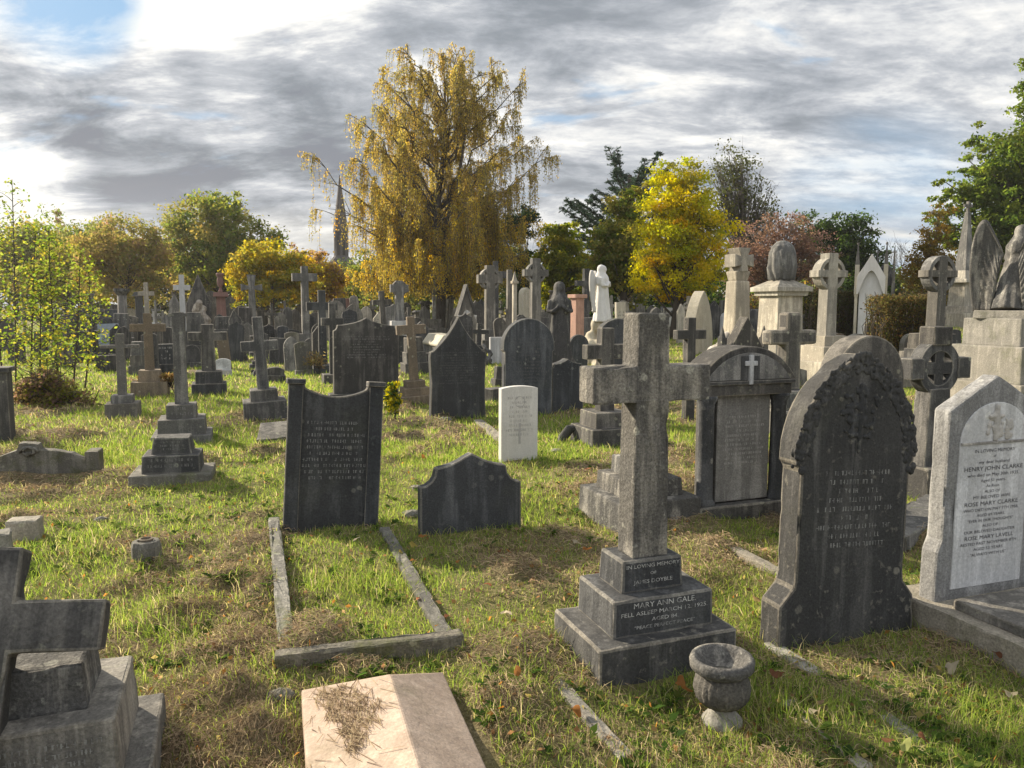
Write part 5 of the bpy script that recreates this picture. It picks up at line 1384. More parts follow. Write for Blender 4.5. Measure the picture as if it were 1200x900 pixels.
# ------------------------------------------------------------------ weeping birch
def birch():
    y = 38.0; px = 512; rng = np.random.default_rng(77); k = y / FPX
    x0 = (px - 600) * k; zg = g1(x0, y)
    rt = thing('birch_tree', 'tall weeping birch with golden hanging foliage against the sky', 'tree', x0, y, 0)
    H_ = at_depth(px, 66, y)[2] - zg
    m = MB()
    zt = np.linspace(-.2, H_, 14)
    tx = .12 * np.sin(zt * .8) + .5 * (np.clip(zt, 0, None) / H_) ** 2 + .1
    tp = np.stack([tx, .1 * np.cos(zt * .7), zt], 1)
    m.tube([tuple(p) for p in tp], list(.27 * (1 - zt / H_ * .93) + .01), 10)
    P = []; A = []; base_t = []
    # crown outline: half widths left and right (pixels) against picture row
    rows = np.array([58, 75, 100, 120, 150, 180, 205, 230, 260, 300, 345])
    lw = np.array([40, 60, 92, 102, 114, 122, 130, 130, 118, 100, 98]) * k
    rw = np.array([44, 66, 96, 102, 104, 118, 136, 142, 132, 118, 98]) * k
    limbs = []
    n_l = 108
    # a second leader leaving the trunk part way up
    q = curve3((np.interp(4.6, zt, tx), .05, 4.6), (1.5, -.3, H_ * .86), (.75, 0, -.4), 9)
    m.tube([tuple(p) for p in q], list(np.linspace(.13, .02, 9)), 7)
    for i in range(n_l):
        t = (i + rng.uniform(0, 1)) / n_l
        ze = 2.5 + (H_ - 2.4) * t ** .95
        py = 450 - FPX * math.tan(math.atan((ze + zg - EYE) / y) + PITCH)
        ang = i * 2.4 + rng.uniform(-.5, .5)
        wl = np.interp(py, rows, lw) if math.cos(ang) < 0 else np.interp(py, rows, rw)
        reach = wl * (rng.uniform(.35, 1.0) if t < .85 else rng.uniform(.2, .9))
        slope = rng.uniform(.75, 1.15) if ze > 6 else rng.uniform(.15, .6)
        zs = float(np.clip(ze - slope * reach - .3, 2.1, H_ * .86))
        a = np.array([np.interp(zs, zt, tx), .05, zs])
        e = np.array([a[0] + math.cos(ang) * reach, math.sin(ang) * reach * .95, ze])
        r0 = .10 * (1 - .7 * zs / H_)
        rise = ze - zs
        q = curve3(a, e, (0, 0, rise * .14), 8); q[1:-1] += rng.normal(size=(6, 3)) * .1
        m.tube([tuple(p) for p in q], list(np.linspace(r0, .014, 8)), 6)
        limbs.append(q)
        for s in range(7):
            b = q[rng.integers(3, 8)]; d = rng.normal(size=3); d[2] = abs(d[2]) * .5 + .1; d[:2] += .8 * (e - a)[:2] / (np.linalg.norm((e - a)[:2]) + .1)
            e2 = b + nrm(d) * rng.uniform(.5, 1.5) * (1.1 - .5 * t)
            q2 = curve3(b, e2, (0, 0, .12), 5)
            m.tube([tuple(p) for p in q2], list(np.linspace(.018, .008, 5)), 4)
            limbs.append(q2)
    # pendulous twigs
    tw_v = []; tw_f = []
    LP = []; LC = []; LA = []
    pal = [((.42, .32, .09), 4), ((.35, .28, .09), 4), ((.26, .23, .075), 4), ((.48, .35, .08), 2)]
    low = [((.56, .41, .06), 4), ((.46, .35, .06), 4), ((.34, .29, .065), 4), ((.56, .34, .045), 1)]
    hang = []
    for q in limbs:
        L = np.linalg.norm(q[-1] - q[0])
        for s in range(int((5 + L * 5.6) * (1.1 - .42 * np.clip((q[0][2] - 4) / 9, 0, 1)))):
            t = 1 - .62 * rng.uniform(0, 1) ** 1.5; j = t * (len(q) - 1); i = min(int(j), len(q) - 2)
            hang.append((q[i] + (q[i + 1] - q[i]) * (j - i), q[-1] - q[0]))
    hang = [hang[i] for i in rng.permutation(len(hang))]
    for b, d in hang:
        bpx = 600 + FPX * (b[0] + x0) / (y + b[1])
        if 384 < bpx < 415 and b[2] < 9.0 and rng.random() < .8: continue
        L = rng.uniform(.35, 1.5) * (1.25 if b[2] < H_ * .62 else .75)
        if rng.random() < .1: L *= 1.5
        L = min(L, max(.3, b[2] - 1.75 - rng.uniform(0, .7)))
        d = nrm(d + rng.normal(size=3) * .5); d[2] = 0
        out = rng.uniform(.08, .3)
        n = 7; t = np.linspace(0, 1, n)
        pts = b + d * (out * np.sqrt(t))[:, None]
        pts[:, 2] += .1 * np.sin(t * 3.1) * out * 3 - L * t ** 1.3
        pts += np.cumsum(rng.normal(size=(n, 3)) * .02, 0)
        m.tube([tuple(p) for p in pts], [.006] * n, 3, cap=False)
        nl = int(7 + L * 22)
        tt = rng.uniform(0, 1, nl); jj = tt * (n - 1); ii = np.minimum(jj.astype(int), n - 2)
        pp = pts[ii] + (pts[ii + 1] - pts[ii]) * (jj - ii)[:, None] + rng.normal(size=(nl, 3)) * np.array([.055, .055, .03])
        LP.append(pp)
        f = np.clip((b[2] - 2.5) / (H_ * .6 - 2.5), 0, 1)
        cl = tints(pal if rng.random() < .2 + .75 * f else low, 1, rng, .15)
        LC.append(np.repeat(cl, nl, 0) * rng.uniform(.78, 1.22, (nl, 1)))
    LP = np.concatenate(LP); LC = np.clip(np.concatenate(LC), 0, 1)
    ax = np.zeros_like(LP); ax[:, 2] = -1
    V, F4, T = leaf_quads(LP, .08, LC, rng, axis=ax, aspect=1.55)
    print('birch leaves', len(LP))
    raw_mesh('crown', V, F4, None, T, 'leaf', rt)
    m.build('trunk', 'birchbark', rt, 0, smooth=True)
birch()

# ------------------------------------------------------------------ cedar
def cedar():
    y = 46.0; k = y / FPX; rng = np.random.default_rng(5)
    x0 = (735 - 600) * k; zg = g1(x0, y)
    rt = thing('cedar_tree', 'dark blue green cedar with tiered spreading boughs and ragged top', 'tree', x0, y, 0)
    Z = lambda py: at_depth(735, py, y)[2] - zg
    X = lambda px: (px - 735) * k
    m = MB()
    zt = np.linspace(-.2, Z(205), 8)
    m.tube([(0, 0, z) for z in zt], list(np.linspace(.38, .12, 8)), 9)
    boughs = [(722, 172, 722, 235), (768, 178, 738, 232), (712, 168, 730, 225), (750, 190, 738, 235), (785, 190, 742, 235), (775, 210, 740, 245), (700, 220, 733, 250), (690, 232, 730, 262), (672, 236, 730, 275), (658, 240, 730, 285),
              (672, 262, 730, 300), (690, 285, 732, 310), (665, 272, 730, 305), (790, 235, 740, 262), (795, 260, 740, 285), (712, 205, 733, 240), (740, 205, 736, 236), (685, 300, 732, 325), (760, 225, 738, 255)]
    LP = []; LA = []
    for bi, (ex, ey, sx, sy) in enumerate(boughs):
        for dep in ((rng.uniform(-1.5, 1.5),) if bi < 7 else (rng.uniform(-2.4, -.6), rng.uniform(.2, 2.4))):
            a = np.array([X(sx) * .2, 0, Z(sy)]); e = np.array([X(ex), dep, Z(ey)])
            L = np.linalg.norm(e - a)
            q = curve3(a, e, (0, 0, -.06 * L), 9)
            m.tube([tuple(p) for p in q], list(np.linspace(.09, .02, 9)), 5)
            for s in range(int(16 * L)):
                t = rng.uniform(.18, 1) ; j = t * 8; i = min(int(j), 7); b = q[i] + (q[i + 1] - q[i]) * (j - i)
                side = nrm(np.array([rng.normal(), rng.normal(), rng.normal() * .18 + .05]) + .5 * (e - a) / L)
                l2 = rng.uniform(.25, .75) * (1.15 - .6 * t)
                nn = 24
                tt = rng.uniform(0, 1, nn)[:, None]
                LP.append(b + side * l2 * tt + rng.normal(size=(nn, 3)) * np.array([.05, .05, .03]) - np.array([0, 0, .12]) * tt ** 2); LA.append(np.repeat(side[None] + np.array([[0, 0, .2]]), nn, 0))
    LP = np.concatenate(LP); LA = np.concatenate(LA)
    V, F4, T = leaf_quads(LP, .17, tints(BLU, len(LP), rng, .25), rng, axis=LA, aspect=3.6)
    raw_mesh('crown', V, F4, None, T, 'needle', rt)
    m.build('trunk', 'bark', rt, 0, smooth=True)
cedar()

# ------------------------------------------------------------------ saplings and undergrowth on the left
def sapling(px, yb, top_px, top_py, label, seed, leaves=360, size=.064, warm=.25):
    rng = np.random.default_rng(seed)
    x, y = G(px, yb); zg = g1(x, y)
    rt = thing('sapling', label, 'sapling', x, y, 0, group='backlit yellow green saplings on the left')
    e = np.array(at_depth(top_px, top_py, y)) - np.array([x, y, zg]); e[1] = rng.uniform(-.3, .3)
    q = curve3((0, 0, -.1), e, (rng.uniform(-.15, .15), 0, 0), 9); m = MB()
    m.tube([tuple(p) for p in q], list(np.linspace(.018, .006, 9)), 5)
    LP = []; LC = []; LA = []
    pal = [((.26, .3, .055), 4), ((.19, .25, .045), 4), ((.34, .33, .06), 3), ((.12, .17, .035), 4), ((.42, .33, .06), 1)]
    nb = 34
    sub_ = 3
    for i in range(nb):
        t = .16 + .84 * i / nb; j = t * 8; ii = min(int(j), 7); b = q[ii] + (q[ii + 1] - q[ii]) * (j - ii)
        a = i * 2.4 + rng.uniform(-.5, .5)
        d = np.array([math.cos(a), math.sin(a), rng.uniform(.15, .7)]); L = rng.uniform(.3, .85) * (1.15 - .75 * t)
        q2 = curve3(b, b + d * L, (0, 0, .06), 5)
        m.tube([tuple(p) for p in q2], [.006, .005, .004, .003, .002], 4)
        nl = int(leaves / nb)
        tt = np.repeat(rng.uniform(.25, 1.05, nl // 3 + 1), 3)[:nl]; jj = np.clip(tt, 0, 1) * 4; k2 = np.minimum(jj.astype(int), 3)
        LP.append(q2[k2] + (q2[k2 + 1] - q2[k2]) * (jj - k2)[:, None] + rng.normal(size=(nl, 3)) * .05)
        LA.append(np.repeat(d[None] * .6 + np.array([[0, 0, -.4]]), nl, 0))
    LP = np.concatenate(LP); LA = np.concatenate(LA)
    V, F4, T = leaf_quads(LP, size, tints(pal, len(LP), rng, .25), rng, axis=LA, aspect=1.7, flat=.35)
    raw_mesh('leaves', V, F4, None, T, 'leaf', rt); m.build('stem', 'bark', rt, 0)
SAP = [(18, 462, 5, 208, 'tallest thin sapling at the left edge with reddish tip leaves'), (36, 466, 30, 262, 'thin stemmed yellow green sapling, second stem from the left edge'), (54, 458, 62, 285, 'leafy sapling between the left stems, wide low branches'),
       (72, 470, 62, 268, 'slender upright sapling in the middle of the yellow clump'), (84, 462, 86, 290, 'bright yellow leaved sapling near the front of the clump'), (98, 456, 100, 310, 'rightmost yellow sapling of the clump, by the thin armed cross'),
       (8, 470, -22, 250, 'sapling partly cut off by the left edge of the view'), (46, 474, 44, 330, 'short bushy sapling low in the yellow clump')]
for i, (px, yb, tx_, ty_, lb) in enumerate(SAP):
    sapling(px, yb, tx_, ty_, lb, 100 + i, leaves=600 if i != 0 else 380)
tree('bramble_patch', 'brown tangled bramble patch at the foot of the yellow saplings', 11.6, 62, [(38, 462, 26, 16), (72, 464, 28, 16), (98, 470, 16, 9), (55, 448, 30, 14)], 120, 34, .06, BRN + YGR[:2] + [((.16, .12, .07), 4)], .012, seed=30, crad=.5, limbs=110, twigs=2, cat='brambles', zmin=.03)
tree('variegated_shrub', 'small upright yellow and green shrub right of the scooped headstone', G(461, 492)[1], 461, [(461, 456, 8, 9), (462, 474, 8, 16), (458, 466, 7, 12)], 40, 22, .055, [((.5, .42, .04), 3), ((.3, .34, .04), 2), ((.04, .07, .02), 4)], .012, seed=31, crad=.5, limbs=20, cat='shrub', zmin=.03)
tree('dead_weed_clump', 'dry tan weeds beside the steps of the drooping grass cross', 13.2, 200, [(198, 447, 7, 12), (205, 440, 5, 12), (160, 452, 8, 9)], 40, 22, .07, [((.3, .2, .08), 3), ((.2, .15, .07), 2)], .01, seed=32, crad=.5, limbs=30, cat='weeds', aspect=4)
tree('dead_weed_clump', 'dry reddish weeds left of the wide scooped shoulder headstone', 17, 372, [(370, 428, 10, 16), (380, 436, 8, 12)], 50, 26, .08, [((.3, .21, .1), 3), ((.2, .15, .07), 2), ((.16, .17, .06), 1)], .012, seed=33, crad=.5, limbs=30, cat='weeds', aspect=4)

def hedge(label, px0, px1, y, top, seed, pal, depth=1.1, leaves=9000, size=.07):
    rng = np.random.default_rng(seed)
    xa = (px0 - 600) * y / FPX; xb = (px1 - 600) * y / FPX; xc = (xa + xb) / 2
    zg = g1(xc, y); h = at_depth(px0, top, y)[2] - zg
    rt = thing('hedge', label, 'hedge', xc, y, 0)
    n = leaves; w = xb - xa
    f = rng.integers(0, 5, n); u = rng.uniform(-.5, .5, n); v = rng.uniform(0, 1, n); dpt = rng.exponential(.07, n)
    P = np.zeros((n, 3))
    fr = f < 2; P[fr] = np.stack([u * w, np.full(n, -depth / 2) + dpt, v * h], 1)[fr]
    tp = f == 2; P[tp] = np.stack([u * w, (v - .5) * depth, h - dpt], 1)[tp]
    sd = f == 3; P[sd] = np.stack([np.full(n, -w / 2) + dpt, u * depth, v * h], 1)[sd]
    s2 = f == 4; P[s2] = np.stack([np.full(n, w / 2) - dpt, u * depth, v * h], 1)[s2]
    P += rng.normal(size=(n, 3)) * .045 + (vn(P[:, 0] * 2, P[:, 2] * 2, 9)[:, None] - .5) * .2
    V, F4, T = leaf_quads(P, size, tints(pal, n, rng, .3), rng, aspect=2)
    raw_mesh('leaves', V, F4, None, T, 'leaf', rt)
    m = MB()
    for i in range(260):
        x = rng.uniform(-.5, .5) * w; yy = rng.uniform(-.5, .5) * depth
        m.tube([(x, yy * .6, 0), (x + rng.normal() * .08, yy * .9, h * .5), (x + rng.normal() * .15, yy, h * rng.uniform(.85, 1.05))], [.016, .011, .004], 4)
    m.build('twigs', 'bark', rt, 0)
HG = [((.13, .1, .045), 4), ((.1, .095, .035), 3), ((.17, .12, .05), 2), ((.07, .075, .025), 2)]
hedge('clipped brownish hedge before the gothic canopy tombs', 1024, 1086, 20, 345, 1, HG, leaves=9000)
hedge('dark clipped hedge left of the white gothic canopy', 945, 1004, 25, 341, 2, [((.05, .055, .025), 3), ((.08, .065, .035), 2)], leaves=9000)
hedge('long dull boundary hedge closing the far side of the cemetery', -150, 1350, 92, 352, 4, OLV + GRN, depth=2.5, leaves=16000, size=.5)
hedge('low dark hedge behind the white angel and yellow maple', 690, 900, 40, 366, 3, DRK + GRN[:1], leaves=9000, size=.12)
# ------------------------------------------------------------------ ground sheet
def ground():
    q = np.concatenate([np.linspace(-60, 0.9, 30)[:-1], np.exp(np.linspace(math.log(.9), math.log(420), 480))])
    s = np.linspace(-1, 1, 381); xs = np.sinh(s * 6.2) / math.sinh(6.2) * 320
    X, Y = np.meshgrid(xs, q)
    Z = gz(X, Y)
    V = np.stack([X, Y, Z], -1).reshape(-1, 3)
    nx = len(xs); ny = len(q)
    i = np.arange(nx * ny).reshape(ny, nx)
    F = np.stack([i[:-1, :-1], i[:-1, 1:], i[1:, 1:], i[1:, :-1]], -1).reshape(-1, 4)
    m, nt = new_mat('turf'); L = nt.links.new
    tc = node(nt, 'ShaderNodeTexCoord')
    n1 = node(nt, 'ShaderNodeTexNoise', Scale=1.3, Detail=8, Roughness=.65); L(tc.outputs['Object'], n1.inputs['Vector'])
    n2 = node(nt, 'ShaderNodeTexNoise', Scale=9, Detail=8, Roughness=.75); L(tc.outputs['Object'], n2.inputs['Vector'])
    n3 = node(nt, 'ShaderNodeTexNoise', Scale=60, Detail=5, Roughness=.7); L(tc.outputs['Object'], n3.inputs['Vector'])
    at = node(nt, 'ShaderNodeAttribute', attribute_name='tint')
    c = mixc(nt, ramp(nt, n2.outputs[0], .38, .62), (.12, .135, .045), (.2, .18, .085))
    c = mixc(nt, ramp(nt, n1.outputs[0], .4, .65), c, (.21, .19, .08))
    dry = mixc(nt, ramp(nt, n3.outputs[0], .35, .65), (.12, .092, .06), (.27, .21, .14))
    c = mixc(nt, at.outputs['Fac'], c, dry)
    c = mixc(nt, 1.0, c, ramp(nt, n3.outputs[0], .3, .7, (.6,) * 3, (1.35,) * 3), 'MULTIPLY')
    b = node(nt, 'ShaderNodeBsdfPrincipled', Roughness=1.0); b.inputs['Specular IOR Level'].default_value = .1
    L(c, b.inputs['Base Color'])
    bp = node(nt, 'ShaderNodeBump', Strength=.8, Distance=.03)
    ad = node(nt, 'ShaderNodeMath', operation='ADD'); L(n2.outputs[0], ad.inputs[0]); L(n3.outputs[0], ad.inputs[1])
    L(ad.outputs[0], bp.inputs['Height']); L(bp.outputs[0], b.inputs['Normal'])
    o = node(nt, 'ShaderNodeOutputMaterial'); L(b.outputs[0], o.inputs[0])
    hm = np.clip(haymask(V[:, 0], V[:, 1]) * np.clip(1.2 - V[:, 1] / 60, .2, 1), 0, 1)
    ob = raw_mesh('ground', V, F, None, np.repeat(hm[:, None], 3, 1), m)
    ob.data.shade_smooth()
    ob['kind'] = 'structure'
ground()

# ------------------------------------------------------------------ grass and cut hay
def clear(x, y, pad=.0):
    ok = np.ones(len(x), bool)
    for fx, fy, a, hw, hd in FOOT:
        c, s = math.cos(a), math.sin(a)
        dx = x - fx; dy = y - fy
        near = (np.abs(dx) < hw + hd) & (np.abs(dy) < hw + hd)
        lx = dx * c + dy * s; ly = -dx * s + dy * c
        ok &= ~(near & (np.abs(lx) < hw + pad) & (np.abs(ly) < hd + pad))
    A, B, C, ax_ = SLAB
    e = (C - A); L = e.length
    for_x = (x - A.x) * e.x / L + (y - A.y) * e.y / L; for_y = (x - A.x) * ax_.x + (y - A.y) * ax_.y
    ok &= ~((for_x > -.01) & (for_x < L + .01) & (for_y > -.02))
    return ok

def scatter(n, y0, y1, rng, pad=1.3, power=1.0):
    u = rng.uniform(0, 1, n)
    y = y0 * (y1 / y0) ** (u ** power)          # even in the log of distance
    x = rng.uniform(-1, 1, n) * (.70 * y + pad)
    return x, y

GP = np.array([(.19, .27, .055), (.245, .325, .068), (.33, .37, .09), (.12, .178, .046), (.43, .39, .17), (.5, .43, .26)])
def grass():
    rng = np.random.default_rng(31)
    Vs = []; F4s = []; F3s = []; Ts = []; off = 0
    # near blades, three segments
    x, y = scatter(390000, 1.55, 8.5, rng, 2.7)
    hay = haymask(x, y)
    lush = vn(x * .9, y * .9, 21) * .6 + vn(x * 3.3, y * 3.3, 22) * .4
    keep = clear(x, y) & (rng.uniform(0, 1, len(x)) < (1.05 - .85 * np.clip(hay * 1.3, 0, 1)) * (.5 + .9 * np.clip(lush, 0, 1)))
    x, y, hay, lush = x[keep], y[keep], hay[keep], lush[keep]
    n = len(x); z = gz(x, y) - .004
    long_ = np.clip((vn(x * 2.2, y * 2.2, 23) - .62) * 4, 0, 1)
    h = rng.gamma(5, .0056, n) * (.6 + .8 * lush) * (1 + .9 * long_); h = np.clip(h, .012, .14)
    w = np.clip(.0009 + .0009 * y / 3, .0011, .005) * rng.uniform(.7, 1.3, n)
    a = rng.uniform(0, 2 * np.pi, n); la = rng.uniform(0, 2 * np.pi, n); ln = h * np.abs(rng.normal(0, 1.0, n))
    sx, sy = np.cos(a) * w, np.sin(a) * w; lx, ly = np.cos(la) * ln, np.sin(la) * ln
    b0 = np.stack([x - sx, y - sy, z], 1); b1 = np.stack([x + sx, y + sy, z], 1)
    m0 = np.stack([x - sx * .7 + lx * .35, y - sy * .7 + ly * .35, z + h * .62], 1); m1 = np.stack([x + sx * .7 + lx * .35, y + sy * .7 + ly * .35, z + h * .62], 1)
    tp = np.stack([x + lx, y + ly, z + h], 1)
    V = np.stack([b0, b1, m1, m0, tp], 1).reshape(-1, 3); i = np.arange(n)[:, None] * 5
    F4s.append(i + np.array([[0, 1, 2, 3]])); F3s.append(i + np.array([[3, 2, 4]]))
    def tint(lush, hay, n):
        p = np.clip(np.stack([.8 + 0 * lush, .7 + .8 * lush, .15 + 1.0 * np.clip(lush - .3, 0, 1), .5 - .2 * lush, .3 + .5 * hay, .14 + .9 * hay], 1), .02, 9)
        p = np.cumsum(p / p.sum(1, keepdims=True), 1)
        k = (rng.uniform(0, 1, n)[:, None] > p).sum(1).clip(0, 5)
        return GP[k] * rng.uniform(.75, 1.25, (n, 1))
    Vs.append(V); Ts.append(np.repeat(tint(lush, hay, n), 5, 0)); off += len(V)
    # farther blades, one triangle each
    x, y = scatter(320000, 7.5, 60, rng, 4.0, 1.25)
    hay = haymask(x, y)
    lush = vn(x * .5, y * .5, 21) * .6 + vn(x * 2.1, y * 2.1, 22) * .4
    keep = clear(x, y) & (rng.uniform(0, 1, len(x)) < (1.05 - .8 * np.clip(hay * 1.3, 0, 1)))
    x, y, hay, lush = x[keep], y[keep], hay[keep], lush[keep]
    n = len(x); z = gz(x, y) - .004
    h = rng.gamma(5, .009, n) * (.7 + .7 * lush) * np.clip(.8 + y / 60, .8, 1.6); h = np.clip(h, .015, .2)
    w = np.clip(.0012 * y * .55, .004, .02) * rng.uniform(.7, 1.3, n)
    a = rng.normal(0, .7, n); la = rng.uniform(0, 2 * np.pi, n); ln = h * np.abs(rng.normal(0, .6, n))
    sx, sy = np.cos(a) * w, np.sin(a) * w
    V = np.stack([np.stack([x - sx, y - sy, z], 1), np.stack([x + sx, y + sy, z], 1), np.stack([x + np.cos(la) * ln, y + np.sin(la) * ln, z + h], 1)], 1).reshape(-1, 3)
    F3s.append(np.arange(n)[:, None] * 3 + np.array([[0, 1, 2]]) + off)
    Vs.append(V); Ts.append(np.repeat(tint(lush, hay, n), 3, 0))
    o = raw_mesh('grass', np.concatenate(Vs), np.concatenate(F4s), np.concatenate(F3s), np.concatenate(Ts), 'blade')
    o['kind'] = 'stuff'
grass()

def hay():
    rng = np.random.default_rng(41)
    x, y = scatter(820000, 1.6, 16, rng, 2.4, 1.1)
    m = haymask(x, y)
    keep = (rng.uniform(0, 1, len(x)) < np.clip(m, .05, 1) ** 1.1 * np.clip(1.1 - y / 40, .4, 1)) & clear(x, y, -.02)
    x, y, m = x[keep], y[keep], m[keep]
    n = len(x)
    z = gz(x, y) + rng.uniform(0, 1, n) ** 1.6 * (.01 + .03 * m)
    L = rng.uniform(.02, .085, n); a = rng.uniform(0, 2 * np.pi, n) * .5 + vn(x * 1.5, y * 1.5, 44) * 6
    dx, dy = np.cos(a) * L / 2, np.sin(a) * L / 2; dz = rng.normal(0, .3, n) * L / 2
    w = np.clip(.0008 * y / 2.6, .0008, .004) * rng.uniform(.6, 1.4, n)
    wx, wy = -np.sin(a) * w, np.cos(a) * w
    bow = rng.normal(0, .22, n) * L; bz = rng.uniform(-.1, .28, n) * L
    A = np.stack([x - dx, y - dy, z - dz], 1); C = np.stack([x + dx, y + dy, z + dz], 1); B = np.stack([x - np.sin(a) * bow, y + np.cos(a) * bow, z + bz], 1)
    Wv = np.stack([wx, wy, w * rng.uniform(.2, 1, n)], 1)
    V = np.stack([A - Wv, A + Wv, B + Wv, B - Wv, C + Wv * .4, C - Wv * .4], 1).reshape(-1, 3)
    i = np.arange(n)[:, None] * 6
    F4 = np.concatenate([i + np.array([[0, 1, 2, 3]]), i + np.array([[3, 2, 4, 5]])])
    pal = np.array([(.38, .29, .19), (.31, .235, .15), (.23, .17, .11), (.44, .36, .23), (.12, .09, .065), (.25, .25, .11)])
    T = pal[rng.choice(6, n, p=(.27, .24, .2, .1, .12, .07))] * rng.uniform(.7, 1.25, (n, 1))
    # a drift of cuttings on the coped slab
    A_, B_, C_, ax_ = SLAB
    o = raw_mesh('cut_hay', V, F4, None, np.repeat(T, 6, 0), 'straw')
    o['kind'] = 'stuff'
    k = 620
    s = rng.uniform(0, 1, k); t = rng.beta(1.3, 1.6, k)
    d = (B_ - A_)
    lo = .10 + .40 * t + .05 * np.sin(t * 23); hi = .55 + .22 * t * (1 - t) * 4 - .35 * np.maximum(t - .55, 0) + .07 * np.sin(t * 31 + 1)
    s = lo + (hi - lo) * s ** 1.2
    k3 = k // 6; s[:k3] = rng.uniform(.03, .95, k3); t[:k3] = rng.uniform(0, 3.2, k3)
    P = np.array([tuple(A_ + d * float(a_) + ax_ * float(.03 + .44 * b_)) for a_, b_ in zip(s, t)])
    P[:, 2] += .003 + rng.uniform(0, 1, k) ** 2 * .007
    an = rng.normal(2.0, .45, k); L = rng.uniform(.03, .11, k)
    D = np.stack([np.cos(an) * L / 2, np.sin(an) * L / 2, np.cos(an) * L / 2 * (d.z / d.xy.length)], 1)
    Wv = np.stack([-np.sin(an), np.cos(an), np.zeros(k)], 1) * .0011
    V = np.stack([P - D - Wv, P - D + Wv, P + D + Wv, P + D - Wv], 1).reshape(-1, 3)
    o = raw_mesh('hay_on_slab', V, np.arange(4 * k).reshape(k, 4), None, np.repeat(pal[rng.choice(5, k)] * .9, 4, 0), 'straw')
    o['kind'] = 'stuff'
hay()

def weeds():
    """rosettes of broad leaves in the turf, and a litter of small dead leaves"""
    rng = np.random.default_rng(61)
    x, y = scatter(2600, 1.7, 11, rng)
    k = clear(x, y, .03) & (vn(x * .8, y * .8, 51) > .48); x, y = x[k], y[k]
    n = rng.integers(5, 11, len(x)); i = np.repeat(np.arange(len(x)), n); N = len(i)
    a = rng.uniform(0, 2 * np.pi, N); sz = np.repeat(rng.uniform(.018, .042, len(x)), n) * rng.uniform(.6, 1.2, N)
    up = rng.uniform(.15, .8, N)
    d = np.stack([np.cos(a), np.sin(a), up], 1); s = np.stack([-np.sin(a), np.cos(a), np.zeros(N)], 1)
    b = np.stack([x[i], y[i], gz(x[i], y[i]) + .004], 1); w = (sz * rng.uniform(.28, .5, N))[:, None]; q = sz[:, None]
    tip = b + d * q * 1.5; tip[:, 2] -= sz * .35
    V = np.stack([b + d * q * .15, b + d * q * .8 + s * w, tip, b + d * q * .8 - s * w], 1).reshape(-1, 3)
    c = np.array([(.07, .13, .03), (.1, .16, .035), (.15, .19, .05), (.055, .095, .03)])[rng.choice(4, N)] * rng.uniform(.8, 1.2, (N, 1))
    o = raw_mesh('weeds', V, np.arange(4 * N).reshape(N, 4), None, np.repeat(c, 4, 0), 'leaf'); o['kind'] = 'stuff'
    x, y = scatter(7500, 1.7, 18, rng, 1.3, .9)
    k = clear(x, y, 0); x, y = x[k], y[k]; N = len(x)
    P = np.stack([x, y, gz(x, y) + rng.uniform(.008, .03, N)], 1)
    c = np.array([(.22, .13, .07), (.15, .1, .06), (.3, .21, .12), (.33, .17, .06), (.36, .3, .12)])[rng.choice(5, N)] * rng.uniform(.7, 1.2, (N, 1))
    V, F4, T = leaf_quads(P, .027, c, rng, aspect=1.5, flat=.3)
    o = raw_mesh('leaf_litter', V, F4, None, T, 'leaf'); o['kind'] = 'stuff'
weeds()

# ------------------------------------------------------------------ fallen leaves and stones
def flat_leaf(px, py, size, colr, label, seed, group='autumn leaves fallen on the grass', up=.02):
    rng = np.random.default_rng(seed)
    x, y = G(px, py)
    n = 14; V = [(0, 0, .01)]; tilt = rng.normal(0, .35, 2)
    for i in range(n):
        a = 2 * math.pi * i / n
        r = size / 2 * (1 + .10 * math.cos(3 * a + seed) + rng.uniform(-.12, .12)) * (1.25 if i == 0 else 1)
        V.append((r * math.cos(a), r * .62 * math.sin(a), .15 * size * math.cos(2 * a + 1) + .45 * size * abs(math.sin(a)) * rng.uniform(.2, .7)))
    V = np.array(V); V[:, 2] += V[:, 0] * tilt[0] + V[:, 1] * tilt[1]
    F3 = np.array([(0, 1 + i, 1 + (i + 1) % n) for i in range(n)])
    T = np.array(colr) * rng.uniform(.8, 1.2, (len(V), 1))
    o = raw_mesh('fallen_leaf', V, None, F3, T, 'leaf')
    o.location = (x, y, g1(x, y) + up + .012); o.rotation_euler = (0, 0, rng.uniform(0, 6.28))
    tag(o, label, 'leaf', group)
OR, RD, TN, YL, PL = (.34, .16, .06), (.2, .095, .06), (.31, .22, .14), (.4, .32, .1), (.46, .4, .31)
